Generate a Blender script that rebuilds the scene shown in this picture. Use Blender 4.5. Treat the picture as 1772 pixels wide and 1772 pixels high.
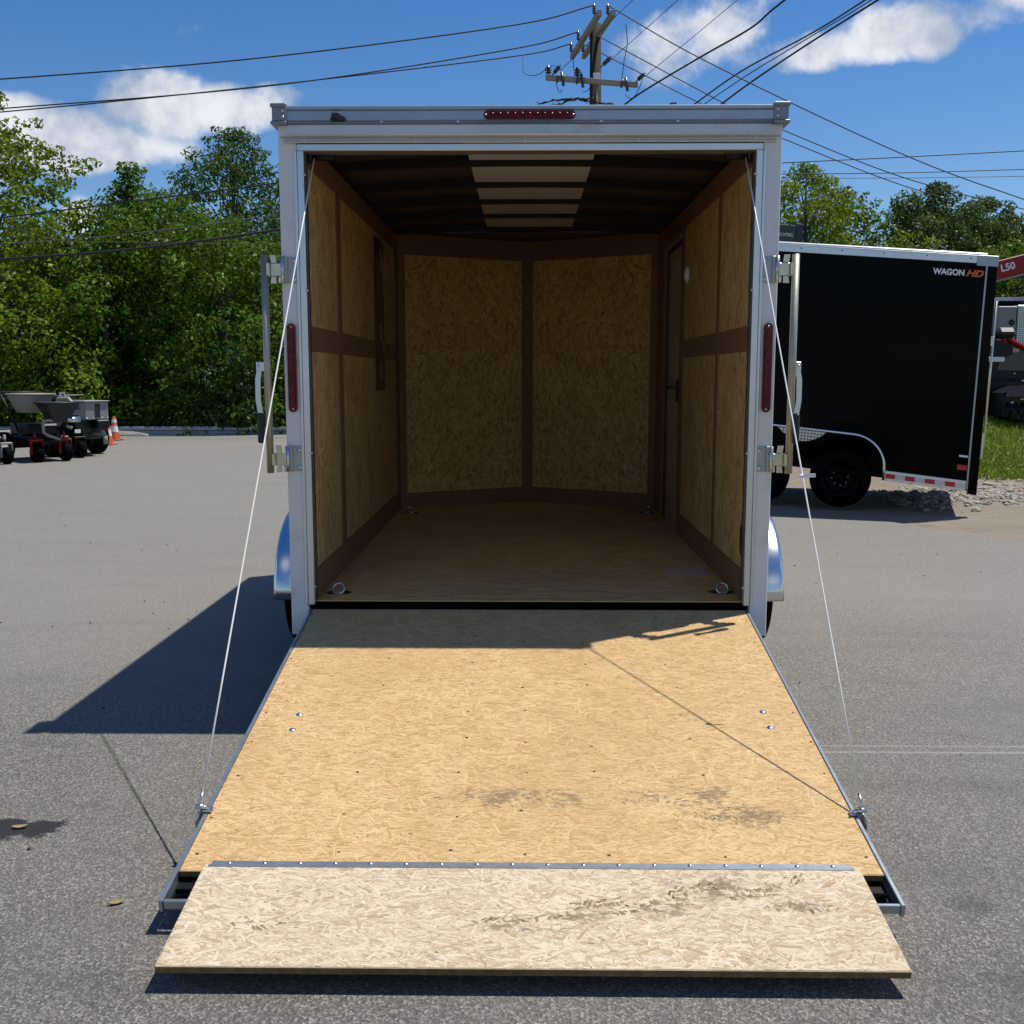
import bpy, bmesh, math, random
import numpy as np
from mathutils import Vector, Matrix, Euler
random.seed(7)
rng = np.random.default_rng(7)
sc = bpy.context.scene
for o in list(bpy.data.objects):
    bpy.data.objects.remove(o)
col = sc.collection
R = math.radians

# ------------------------------------------------------------------ camera
PITCH, YAW, CX, CD, CH, FPX = .133, .013, -.015, 4.53, 1.46, 1775.
cam = bpy.data.cameras.new('camera')
cam.sensor_width = 36.0
cam.lens = 36.0 * FPX / 1772.0
cam.clip_start = .05
cam.clip_end = 2000
camo = bpy.data.objects.new('camera', cam)
col.objects.link(camo)
camo.location = (CX, -CD, CH)
camo.rotation_euler = (math.pi / 2 - PITCH, 0, YAW)
sc.camera = camo

# ------------------------------------------------------------------ sun, sky, exposure
SUN = Vector((.384, .168, 1)).normalized()
sun_el = math.asin(SUN.z)
sun_az = math.atan2(SUN.x, SUN.y)            # clockwise from +Y
sl = bpy.data.lights.new('sun', 'SUN')
sl.energy = 5.0
sl.angle = R(.53)
sl.color = (1, .95, .865)
slo = bpy.data.objects.new('sun', sl)
col.objects.link(slo)
slo.location = (20, 10, 50)
slo.rotation_euler = SUN.to_track_quat('Z', 'Y').to_euler()
sc.view_settings.view_transform = 'Standard'
sc.view_settings.look = 'None'
sc.view_settings.exposure = 0.0
sc.view_settings.gamma = 1
sc.cycles.diffuse_bounces = 6
sc.cycles.max_bounces = 9
sc.cycles.transparent_max_bounces = 8


class NT:
    """small helper around a node tree"""
    def __init__(s, tree):
        s.t = tree
        s.n = tree.nodes
        s.l = tree.links

    def node(s, typ, **kw):
        n = s.n.new(typ)
        ins = kw.pop('ins', {})
        for k, v in kw.items():
            setattr(n, k, v)
        for k, v in ins.items():
            s.put(n.inputs[k], v)
        return n

    def put(s, sock, v):
        if isinstance(v, bpy.types.NodeSocket):
            s.l.new(v, sock)
        elif v is not None:
            if sock.type == 'RGBA' and not isinstance(v, (int, float)) and len(v) == 3:
                v = (*v, 1)
            sock.default_value = v

    def m(s, op, a, b=None, c=None, clamp=False):
        n = s.n.new('ShaderNodeMath')
        n.operation = op
        n.use_clamp = clamp
        for i, v in enumerate((a, b, c)):
            if v is not None:
                s.put(n.inputs[i], v)
        return n.outputs[0]

    def vm(s, op, a, b=None, scale=None):
        n = s.n.new('ShaderNodeVectorMath')
        n.operation = op
        s.put(n.inputs[0], a)
        if b is not None:
            s.put(n.inputs[1], b)
        if scale is not None:
            s.put(n.inputs['Scale'], scale)
        return n.outputs['Value'] if op in ('DOT_PRODUCT', 'LENGTH', 'DISTANCE') else n.outputs['Vector']

    def mix(s, fac, a, b, blend='MIX'):
        n = s.n.new('ShaderNodeMix')
        n.data_type = 'RGBA'
        n.blend_type = blend
        s.put(n.inputs[0], fac)
        s.put(n.inputs[6], a)
        s.put(n.inputs[7], b)
        return n.outputs[2]

    def noise(s, vec, scale, detail=3, rough=.55, dim='3D', dist=0.):
        n = s.n.new('ShaderNodeTexNoise')
        n.noise_dimensions = dim
        s.put(n.inputs['Vector'], vec)
        n.inputs['Scale'].default_value = scale
        n.inputs['Detail'].default_value = detail
        n.inputs['Roughness'].default_value = rough
        n.inputs['Distortion'].default_value = dist
        return n.outputs[0]

    def voro(s, vec, scale, feature='F1', dim='3D', rand=1.):
        n = s.n.new('ShaderNodeTexVoronoi')
        n.voronoi_dimensions = dim
        n.feature = feature
        s.put(n.inputs['Vector'], vec)
        n.inputs['Scale'].default_value = scale
        n.inputs['Randomness'].default_value = rand
        return n

    def ramp(s, fac, stops, interp='LINEAR'):
        n = s.n.new('ShaderNodeValToRGB')
        cr = n.color_ramp
        cr.interpolation = interp
        while len(cr.elements) < len(stops):
            cr.elements.new(.5)
        for e, (p, c) in zip(cr.elements, stops):
            e.position = p
            e.color = (*c, 1) if len(c) == 3 else c
        s.put(n.inputs[0], fac)
        return n.outputs[0]

    def smooth(s, x, a, b):
        n = s.n.new('ShaderNodeMapRange')
        n.interpolation_type = 'SMOOTHSTEP'
        s.put(n.inputs[0], x)
        n.inputs[1].default_value = a
        n.inputs[2].default_value = b
        return n.outputs[0]


# world: Nishita sky with cumulus placed by azimuth / elevation
world = bpy.data.worlds.new('World')
sc.world = world
world.use_nodes = True
world.cycles.sampling_method = 'MANUAL'
world.cycles.sample_map_resolution = 512
W = NT(world.node_tree)
W.n.clear()
sky = W.node('ShaderNodeTexSky', sky_type='NISHITA')
sky.sun_disc = False
sky.sun_elevation = sun_el
sky.sun_rotation = sun_az
sky.altitude = 200
sky.air_density = 1.0
sky.dust_density = .25
sky.ozone_density = 2.5
tc = W.node('ShaderNodeTexCoord')
dirv = W.vm('NORMALIZE', tc.outputs['Generated'])
sep = W.node('ShaderNodeSeparateXYZ', ins={0: dirv})
az = W.m('ARCTAN2', sep.outputs[0], sep.outputs[1])
el = W.m('ARCSINE', sep.outputs[2])


def cloud_layer(blobs, nscale, amp, lo, hi):
    d = None
    for (a, e, ra, re, wgt) in blobs:
        da = W.m('DIVIDE', W.m('SUBTRACT', az, a), ra)
        de = W.m('DIVIDE', W.m('SUBTRACT', el, e), re)
        r2 = W.m('ADD', W.m('MULTIPLY', da, da), W.m('MULTIPLY', de, de))
        v = W.m('MULTIPLY', W.m('SUBTRACT', 1., r2), wgt)
        v = W.m('MAXIMUM', v, -1.2)
        d = v if d is None else W.m('SMOOTH_MAX', d, v, .35)
    n1 = W.noise(dirv, nscale, 7, .62)
    n2 = W.noise(dirv, nscale * .35, 3, .5)
    d = W.m('ADD', d, W.m('MULTIPLY', W.m('SUBTRACT', n1, .5), amp))
    d = W.m('ADD', d, W.m('MULTIPLY', W.m('SUBTRACT', n2, .5), amp * .45))
    return d, W.smooth(d, lo, hi)


# (azimuth, elevation, half width, half height, weight) in radians
def B(px, py, rx, ry, w=1.):
    a = math.atan((px - 886) / FPX) * 1.0 - YAW
    e = math.atan((886 - py) / FPX * math.cos(math.atan((px - 886) / FPX))) - PITCH
    return (a, e, rx / FPX, ry / FPX, w)


blobs = [B(300, 165, 105, 62), B(110, 215, 150, 58), B(30, 190, 90, 45), B(420, 180, 110, 42, .85), B(200, 235, 150, 42, .9),
         B(-160, 230, 180, 60), B(500, 165, 60, 30, .5),
         B(1120, 95, 85, 55, .6), B(1220, 45, 100, 50, .6), B(1400, 78, 150, 28, .5), B(1570, 25, 130, 42, .7),
         B(1300, -70, 180, 55, .7), B(1750, -70, 150, 50, .7), B(360, 40, 50, 22, .22), B(430, 62, 26, 12, .3), B(160, 355, 30, 30, .4)]
for (a, e, ra, re) in [(-1.7, .35, .4, .12), (2.9, .4, .4, .13), (1.7, .45, .35, .12), (-2.8, .8, .3, .2)]:
    blobs.append((a, e, ra, re, .9))
dens, cmask = cloud_layer(blobs, 13.0, 2.4, .0, .62)
shade = W.noise(W.vm('ADD', dirv, (.01, 0, .02)), 13.0, 5, .6)
cbr = W.smooth(W.m('ADD', W.m('MULTIPLY', dens, .12), shade), .42, .70)
ccol = W.mix(cbr, (5.6, 6.4, 7.8), (11.0, 11.3, 11.8))
hsv = W.node('ShaderNodeHueSaturation', ins={'Hue': .508, 'Saturation': 1.34, 'Value': 1.38, 'Color': sky.outputs[0]})
skyc = W.mix(W.m('MULTIPLY', cmask, .93), hsv.outputs[0], ccol)
bg = W.node('ShaderNodeBackground', ins={'Color': skyc, 'Strength': .08})
wo = W.node('ShaderNodeOutputWorld')
W.l.new(bg.outputs[0], wo.inputs[0])

# ------------------------------------------------------------------ camera-calibration helper: photo pixel + distance -> point in the place
def at(x, y, Y):
    a = (x - 886) / FPX
    b = (y - 886) / FPX
    fw = math.cos(PITCH) - b * math.sin(PITCH)
    dn = math.sin(PITCH) + b * math.cos(PITCH)
    rx = -fw * math.sin(YAW) + a * math.cos(YAW)
    ry = fw * math.cos(YAW) + a * math.sin(YAW)
    t = (Y + CD) / ry
    return Vector((CX + t * rx, Y, CH - t * dn))


# ------------------------------------------------------------------ materials
MATS = {}


def newmat(name):
    m = bpy.data.materials.new(name)
    m.use_nodes = True
    t = NT(m.node_tree)
    b = m.node_tree.nodes['Principled BSDF']
    MATS[name] = m
    return m, t, b


def simple(name, colr, rough=.5, metal=0., var=.0, vscale=8., bump=0., bscale=200., coat=0., spec=.5, dirt=None, dscale=3., dlo=.5, dhi=.75):
    m, t, b = newmat(name)
    tcn = t.node('ShaderNodeTexCoord')
    ob = tcn.outputs['Object']
    c = (*colr, 1)
    outc = None
    if var:
        n = t.noise(ob, vscale, 5, .6)
        outc = t.mix(n, tuple(x * (1 - var) for x in colr), tuple(min(1, x * (1 + var)) for x in colr))
    if dirt:
        n = t.noise(ob, dscale, 6, .65)
        outc = t.mix(t.smooth(n, dlo, dhi), outc if outc else c, dirt)
    if outc:
        t.put(b.inputs['Base Color'], outc)
        rn = t.noise(ob, vscale * 2.3, 4, .6)
        t.put(b.inputs['Roughness'], t.m('ADD', rough - .08, t.m('MULTIPLY', rn, .16)))
    else:
        b.inputs['Base Color'].default_value = c
        b.inputs['Roughness'].default_value = rough
    b.inputs['Metallic'].default_value = metal
    b.inputs['Specular IOR Level'].default_value = spec
    b.inputs['Coat Weight'].default_value = coat
    b.inputs['Coat Roughness'].default_value = .05
    if bump:
        bn = t.node('ShaderNodeBump', ins={'Strength': bump, 'Distance': .002, 'Height': t.noise(ob, bscale, 3, .6)})
        t.put(b.inputs['Normal'], bn.outputs[0])
    return m


def board_mat(name, c_dark, c_mid, c_light, strands=True, grain=.5, edge=.25, rough=.7, big=.3, dirtmarks=None, specks=0., base_only=False):
    """tone of one wood strand: random per strand, fibre along the strand (its own UV), worn and dirty patches"""
    m, t, b = newmat(name)
    tcn = t.node('ShaderNodeTexCoord')
    ob = tcn.outputs['Object']
    sp = t.node('ShaderNodeSeparateXYZ', ins={0: ob})
    if base_only:
        f = t.noise(ob, 40., 4, .7)
    else:
        gi = t.node('ShaderNodeNewGeometry')
        rnd = gi.outputs['Random Per Island']
        uv = t.node('ShaderNodeUVMap')
        su = t.node('ShaderNodeSeparateXYZ', ins={0: uv.outputs[0]})
        cv = t.node('ShaderNodeCombineXYZ', ins={0: t.m('MULTIPLY', su.outputs[0], 18.), 1: t.m('MULTIPLY', su.outputs[1], 420.), 2: t.m('MULTIPLY', rnd, 91.)})
        fib = t.noise(cv.outputs[0], 1., 3, .65)
        f = t.m('ADD', rnd, t.m('MULTIPLY', t.m('SUBTRACT', fib, .5), grain))
    c = t.ramp(f, [(-0., c_dark), (.22, tuple(.4 * x + .6 * y for x, y in zip(c_dark, c_mid))), (.45, c_mid), (.8, c_light), (1., tuple(.5 * (x + y) for x, y in zip(c_light, c_mid)))])
    tone = t.noise(ob, 2.4, 5, .62)
    c = t.mix(t.m('MULTIPLY', t.smooth(tone, .35, .75), big), c, c_dark)
    if specks:
        s1 = t.noise(ob, 55., 3, .6)
        c = t.mix(t.m('MULTIPLY', t.smooth(s1, .70, .76), specks), c, (.06, .04, .02))
    if dirtmarks:
        mask = None
        for (x0, y0, rx, ry) in dirtmarks:
            da = t.m('DIVIDE', t.m('SUBTRACT', sp.outputs[0], x0), rx)
            db = t.m('DIVIDE', t.m('SUBTRACT', sp.outputs[1], y0), ry)
            r2 = t.m('SUBTRACT', 1., t.m('ADD', t.m('MULTIPLY', da, da), t.m('MULTIPLY', db, db)))
            mask = r2 if mask is None else t.m('MAXIMUM', mask, r2)
        mask = t.m('MAXIMUM', mask, 0.)
        n1 = t.noise(t.node('ShaderNodeMapping', ins={'Vector': ob, 'Scale': (48, 70, 40), 'Rotation': (0, 0, .3)}).outputs[0], 1., 5, .75)
        n2 = t.noise(ob, 11., 3, .6)
        q = t.m('ADD', t.m('MULTIPLY', n1, .60), t.m('MULTIPLY', n2, .40))
        mk = t.smooth(t.m('ADD', q, t.m('MULTIPLY', mask, .07)), .535, .62)
        c = t.mix(t.m('MULTIPLY', t.m('MULTIPLY', t.m('POWER', mask, .5), mk), .68), c, (.12, .09, .06))
    t.put(b.inputs['Base Color'], c)
    b.inputs['Roughness'].default_value = rough
    b.inputs['Specular IOR Level'].default_value = .22
    return m


RAMP_C = ((.43, .265, .11), (.59, .395, .185), (.68, .485, .255))
FLAP_C = ((.38, .28, .17), (.55, .44, .295), (.67, .58, .43))
SIDE_C = ((.36, .19, .06), (.68, .415, .15), (.80, .55, .24))
FRONT_C = ((.36, .185, .055), (.68, .40, .13), (.84, .56, .21))
FLOOR_C = ((.48, .27, .085), (.76, .475, .17), (.85, .59, .25))
for nm, cc, kw in (('ramp', RAMP_C, dict(grain=.7, big=.4, specks=.6, dirtmarks=[(.50, -1.50, .24, .09), (.64, -1.60, .22, .09), (-.05, -1.52, .32, .08)])),
                   ('flap', FLAP_C, dict(grain=.9, big=.15, specks=.3, dirtmarks=[(.36, -2.03, .16, .06), (.50, -1.95, .25, .06), (.1, -2.07, .14, .04), (-.02, -2.12, .2, .02), (.66, -2.03, .12, .03)])),
                   ('side', SIDE_C, dict(grain=.5, big=.35, specks=.5, rough=.6)), ('front', FRONT_C, dict(grain=.45, big=.3, specks=.35, rough=.6)),
                   ('floor', FLOOR_C, dict(grain=.6, big=.4, specks=.5, rough=.5))):
    board_mat('osb_' + nm, *cc, **kw)
    board_mat('osb_base_' + nm, *cc, base_only=True, big=kw['big'])
board_mat('osb_edge', (.05, .033, .013), (.16, .105, .045), (.30, .20, .095), base_only=True, rough=.85)


def wood(name, c1, c2, along, rough=.45):
    m, t, b = newmat(name)
    tcn = t.node('ShaderNodeTexCoord')
    s = {'x': (2, 60, 60), 'y': (60, 2, 60), 'z': (60, 60, 2)}[along]
    mp = t.node('ShaderNodeMapping', ins={'Vector': tcn.outputs['Object'], 'Scale': s})
    n = t.noise(mp.outputs[0], 1., 5, .6, dist=.3)
    n2 = t.noise(tcn.outputs['Object'], 3., 3, .5)
    t.put(b.inputs['Base Color'], t.mix(t.m('ADD', t.m('MULTIPLY', n, .75), t.m('MULTIPLY', n2, .25)), c1, c2))
    b.inputs['Roughness'].default_value = rough
    b.inputs['Specular IOR Level'].default_value = .3
    return m


wood('luan_strip', (.19, .092, .045), (.32, .165, .085), 'z')
wood('luan_strip_long', (.19, .092, .045), (.32, .165, .085), 'y')
wood('luan_strip_wide', (.19, .092, .045), (.32, .165, .085), 'x')
wood('pole_wood', (.014, .013, .010), (.040, .034, .025), 'z', .85)
wood('arm_wood', (.22, .20, .165), (.42, .39, .33), 'y', .85)
wood('ceiling_board', (.68, .62, .54), (.76, .70, .62), 'x', .6)

simple('white_paint', (.70, .71, .70), .38, var=.05, vscale=3, dirt=(.42, .41, .37), dscale=5, dlo=.52, dhi=.85)
simple('door_paint', (.46, .36, .24), .4, var=.05)
simple('mill_aluminium', (.66, .68, .70), .34, metal=.9, var=.10, vscale=5, bump=.05, bscale=90)
simple('galvanised', (.36, .40, .43), .40, metal=.85, var=.16, vscale=14)
simple('corner_cap', (.23, .25, .27), .45, metal=.6, var=.1)
simple('polished_aluminium', (.74, .74, .74), .27, metal=1., var=.04, vscale=3)
simple('zinc_yellow', (.60, .56, .43), .30, metal=.9, var=.15, vscale=18)
simple('bracket_zinc', (.40, .43, .42), .5, metal=.7, var=.2, vscale=20)
simple('zinc_bar', (.42, .40, .31), .48, metal=.75, var=.2, vscale=20)
simple('zinc_steel', (.60, .62, .62), .28, metal=.95, var=.12, vscale=22)
simple('black_steel', (.006, .006, .0065), .45, spec=.3, var=.2, vscale=9)
simple('black_plastic', (.014, .014, .015), .5)
simple('rubber', (.0022, .0022, .0025), .75, spec=.05, var=.3, vscale=14, bump=.3, bscale=90)
simple('roof_under', (.11, .08, .068), .38, metal=.3, var=.3, vscale=4)
simple('bow_steel', (.012, .011, .012), .5, metal=.3)
simple('cable_white', (.78, .78, .74), .4)
simple('tag_white', (.82, .82, .78), .6)
simple('red_rubber', (.25, .03, .02), .6)
simple('black_gloss', (.0014, .0014, .0018), .12, spec=.06)
simple('tape_red', (.50, .016, .02), .35, var=.1, vscale=30)
simple('tape_white', (.62, .62, .60), .35, var=.06, vscale=30)
simple('letter_white', (.78, .78, .78), .45)
simple('letter_orange', (.72, .12, .02), .45)
simple('sign_green', (.010, .040, .038), .45)
simple('sign_navy', (.008, .010, .035), .45)
simple('wire_black', (.012, .014, .016), .6)
simple('wire_grey', (.10, .12, .12), .55, metal=.2)
simple('porcelain', (.035, .045, .06), .3)
simple('twig', (.028, .022, .018), .85, var=.4, vscale=9)
simple('cone_orange', (.62, .11, .03), .5, var=.12, vscale=9, dirt=(.22, .07, .04), dscale=9)
simple('cone_white', (.72, .72, .68), .45, var=.08, vscale=12)
simple('mower_beige', (.27, .25, .20), .5, var=.1)
simple('mower_grey', (.24, .25, .245), .45, var=.1)
simple('mower_green', (.006, .03, .018), .4)
simple('red_paint', (.27, .010, .010), .4, var=.1, spec=.3)
simple('blue_black', (.010, .012, .028), .3, coat=.3)
simple('truck_white', (.74, .77, .80), .3, coat=.4, var=.03)
simple('stone', (.33, .30, .25), .85, var=.45, vscale=7, bump=.5, bscale=30)
simple('curb_stone', (.30, .285, .255), .9, var=.25, vscale=4, bump=.4, bscale=30)
simple('bark', (.07, .055, .042), .9, var=.4, vscale=10, bump=.5, bscale=25)
simple('dry_leaf', (.30, .215, .10), .8, var=.3, vscale=40)
simple('paper', (.56, .42, .33), .8)
simple('decal_dark', (.035, .014, .012), .35, var=.3, vscale=9)
simple('decal_pale', (.38, .33, .27), .5)
simple('glass_dark', (.01, .013, .016), .06)
simple('mark_brown', (.26, .19, .115), .85, var=.45, vscale=60)
simple('screw_dark', (.03, .022, .014), .6)


def lens(name, c):
    m, t, b = newmat(name)
    tcn = t.node('ShaderNodeTexCoord')
    vo = t.voro(tcn.outputs['Object'], 55., rand=.6)
    t.put(b.inputs['Base Color'], t.mix(t.smooth(vo.outputs['Distance'], .1, .7), tuple(min(1, x * 1.8) for x in c), tuple(x * .6 for x in c)))
    b.inputs['Roughness'].default_value = .22
    b.inputs['Specular IOR Level'].default_value = .3
    b.inputs['Subsurface Weight'].default_value = 0
    return m


lens('red_lens', (.10, .002, .005))

# diamond plate
m, t, b = newmat('diamond_plate')
tcn = t.node('ShaderNodeTexCoord')
sp = t.node('ShaderNodeSeparateXYZ', ins={0: tcn.outputs['Object']})
ck = t.node('ShaderNodeTexChecker', ins={'Vector': t.node('ShaderNodeMapping', ins={'Vector': tcn.outputs['Object'], 'Rotation': (0, R(45), 0), 'Scale': (1, 1, 1)}).outputs[0], 'Scale': 42.})
b.inputs['Metallic'].default_value = .9
t.put(b.inputs['Base Color'], t.mix(ck.outputs['Fac'], (.18, .20, .20), (.60, .64, .63)))
b.inputs['Roughness'].default_value = .35
t.put(b.inputs['Normal'], t.node('ShaderNodeBump', ins={'Strength': .6, 'Distance': .004, 'Height': ck.outputs['Fac']}).outputs[0])

# asphalt
m, t, b = newmat('asphalt')
tcn = t.node('ShaderNodeTexCoord')
ob = tcn.outputs['Object']
sp = t.node('ShaderNodeSeparateXYZ', ins={0: ob})
X_, Y_ = sp.outputs[0], sp.outputs[1]
v1 = t.voro(ob, 150., dim='2D')
s1 = t.node('ShaderNodeSeparateColor', ins={0: v1.outputs['Color']})
v2 = t.voro(ob, 310., dim='2D')
s2 = t.node('ShaderNodeSeparateColor', ins={0: v2.outputs['Color']})
g = t.m('ADD', t.m('MULTIPLY', s1.outputs[0], .6), t.m('MULTIPLY', s2.outputs[0], .4))
c = t.ramp(g, [(0., (.045, .042, .037)), (.38, (.105, .099, .088)), (.70, (.18, .17, .15)), (.92, (.36, .342, .305))])
big = t.noise(ob, .35, 6, .6)
mid = t.noise(t.node('ShaderNodeMapping', ins={'Vector': ob, 'Scale': (.6, 2.4, 1)}).outputs[0], 1.1, 5, .65)
c = t.mix(t.m('MULTIPLY', t.smooth(big, .35, .7), .35), c, (.20, .191, .170))
c = t.mix(t.m('MULTIPLY', t.smooth(mid, .45, .75), .45), c, (.075, .072, .066))
# older paving away from the fresh strip, with grazing sheen painted paler by distance
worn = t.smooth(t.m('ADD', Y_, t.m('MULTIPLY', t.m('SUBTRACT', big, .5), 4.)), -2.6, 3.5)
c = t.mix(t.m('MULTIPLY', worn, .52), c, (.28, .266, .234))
# paving joint: two pale lines
jn = t.m('ADD', Y_, t.m('MULTIPLY', t.m('SUBTRACT', t.noise(ob, 1.5, 3), .5), .01))
for yc, hw, k in ((-.60, .004, .38), (-.668, .005, .5)):
    ln = t.m('SUBTRACT', 1., t.smooth(t.m('ABSOLUTE', t.m('SUBTRACT', jn, yc)), hw, hw + .006))
    c = t.mix(t.m('MULTIPLY', ln, t.m('MULTIPLY', t.smooth(X_, .2, .6), k)), c, (.36, .355, .335))
# irregular dark patch at the left
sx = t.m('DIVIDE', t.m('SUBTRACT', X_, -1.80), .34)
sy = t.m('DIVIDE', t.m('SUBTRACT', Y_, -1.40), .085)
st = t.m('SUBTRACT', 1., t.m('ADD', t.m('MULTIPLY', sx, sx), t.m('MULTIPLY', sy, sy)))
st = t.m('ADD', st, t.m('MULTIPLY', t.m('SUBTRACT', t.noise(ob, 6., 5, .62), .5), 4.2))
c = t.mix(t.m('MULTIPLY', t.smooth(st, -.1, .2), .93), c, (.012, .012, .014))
for (x0, y0, rr, k) in ((1.23, -1.83, .10, .45), (1.2, -2.2, .12, .3), (3.0, -.3, .4, .2)):
    dd = t.vm('DISTANCE', ob, (x0, y0, 0))
    oil = t.m('SUBTRACT', 1., t.smooth(t.m('ADD', dd, t.m('MULTIPLY', t.m('SUBTRACT', t.noise(ob, 14., 4), .5), .12)), rr * .2, rr))
    c = t.mix(t.m('MULTIPLY', oil, k), c, (.045, .042, .038))
# hairline cracks, only here and there
ck = t.voro(t.vm('ADD', ob, t.vm('SCALE', t.node('ShaderNodeTexNoise', ins={'Vector': ob, 'Scale': 1.3, 'Detail': 4.}).outputs['Color'], scale=.9)), .28, 'DISTANCE_TO_EDGE', '2D')
ckm = t.m('MULTIPLY', t.m('SUBTRACT', 1., t.smooth(ck.outputs['Distance'], .0006, .0022)), t.smooth(big, .5, .6))
c = t.mix(t.m('MULTIPLY', ckm, .7), c, (.03, .03, .03))
# scattered scuffs
sk = t.noise(t.node('ShaderNodeMapping', ins={'Vector': ob, 'Scale': (1.2, 14, 1)}).outputs[0], 1.7, 3, .5)
c = t.mix(t.m('MULTIPLY', t.smooth(sk, .72, .78), .35), c, (.05, .05, .05))
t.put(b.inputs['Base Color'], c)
b.inputs['Roughness'].default_value = .82
b.inputs['Specular IOR Level'].default_value = .35
hh = v1.outputs['Distance']
t.put(b.inputs['Normal'], t.node('ShaderNodeBump', ins={'Strength': .75, 'Distance': .004, 'Height': hh}).outputs[0])

# soil, dirt, leaf litter
m, t, b = newmat('soil')
tcn = t.node('ShaderNodeTexCoord')
ob = tcn.outputs['Object']
sp = t.node('ShaderNodeSeparateXYZ', ins={0: ob})
n1 = t.noise(ob, 1.6, 6, .65)
n2 = t.noise(ob, 38., 4, .7)
c = t.mix(t.m('ADD', t.m('MULTIPLY', n1, .6), t.m('MULTIPLY', n2, .4)), (.13, .10, .07), (.40, .335, .26))
trk = t.noise(t.node('ShaderNodeMapping', ins={'Vector': ob, 'Scale': (1., 7., 1)}).outputs[0], 2.2, 5, .6)
c = t.mix(t.m('MULTIPLY', t.smooth(trk, .55, .72), .6), c, (.09, .07, .05))
far = t.smooth(sp.outputs[1], 16., 21.)
c = t.mix(far, c, t.mix(n1, (.03, .035, .012), (.07, .06, .03)))
hillm = t.smooth(sp.outputs[2], .03, .14)
c = t.mix(hillm, c, t.mix(n1, (.09, .14, .02), (.18, .23, .04)))
t.put(b.inputs['Base Color'], c)
b.inputs['Roughness'].default_value = .95
t.put(b.inputs['Normal'], t.node('ShaderNodeBump', ins={'Strength': .8, 'Distance': .03, 'Height': t.m('ADD', n1, n2)}).outputs[0])


def leafmat(name, cols, trans=.35):
    m, t, b = newmat(name)
    gi = t.node('ShaderNodeNewGeometry')
    tcn = t.node('ShaderNodeTexCoord')
    n = t.noise(tcn.outputs['Object'], .7, 3, .6)
    f = t.m('ADD', t.m('MULTIPLY', gi.outputs['Random Per Island'], .6), t.m('MULTIPLY', n, .4))
    c = t.ramp(f, [(.15, cols[0]), (.5, cols[1]), (.85, cols[2])])
    t.put(b.inputs['Base Color'], c)
    b.inputs['Roughness'].default_value = .42
    b.inputs['Specular IOR Level'].default_value = .12
    tr = t.node('ShaderNodeBsdfTranslucent', ins={'Color': t.mix(.5, c, (.30, .36, .04))})
    mx = t.node('ShaderNodeMixShader', ins={0: trans})
    t.l.new(b.outputs[0], mx.inputs[1])
    t.l.new(tr.outputs[0], mx.inputs[2])
    out = [q for q in t.n if q.type == 'OUTPUT_MATERIAL'][0]
    t.l.new(mx.outputs[0], out.inputs[0])
    return m


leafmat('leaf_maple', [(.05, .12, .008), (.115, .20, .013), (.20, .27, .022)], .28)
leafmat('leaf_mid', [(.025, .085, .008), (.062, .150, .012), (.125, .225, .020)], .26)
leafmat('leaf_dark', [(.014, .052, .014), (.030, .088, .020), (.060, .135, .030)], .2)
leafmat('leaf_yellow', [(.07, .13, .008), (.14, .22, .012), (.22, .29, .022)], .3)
leafmat('grass_blade', [(.09, .15, .012), (.18, .26, .025), (.28, .34, .05)], .3)

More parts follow.
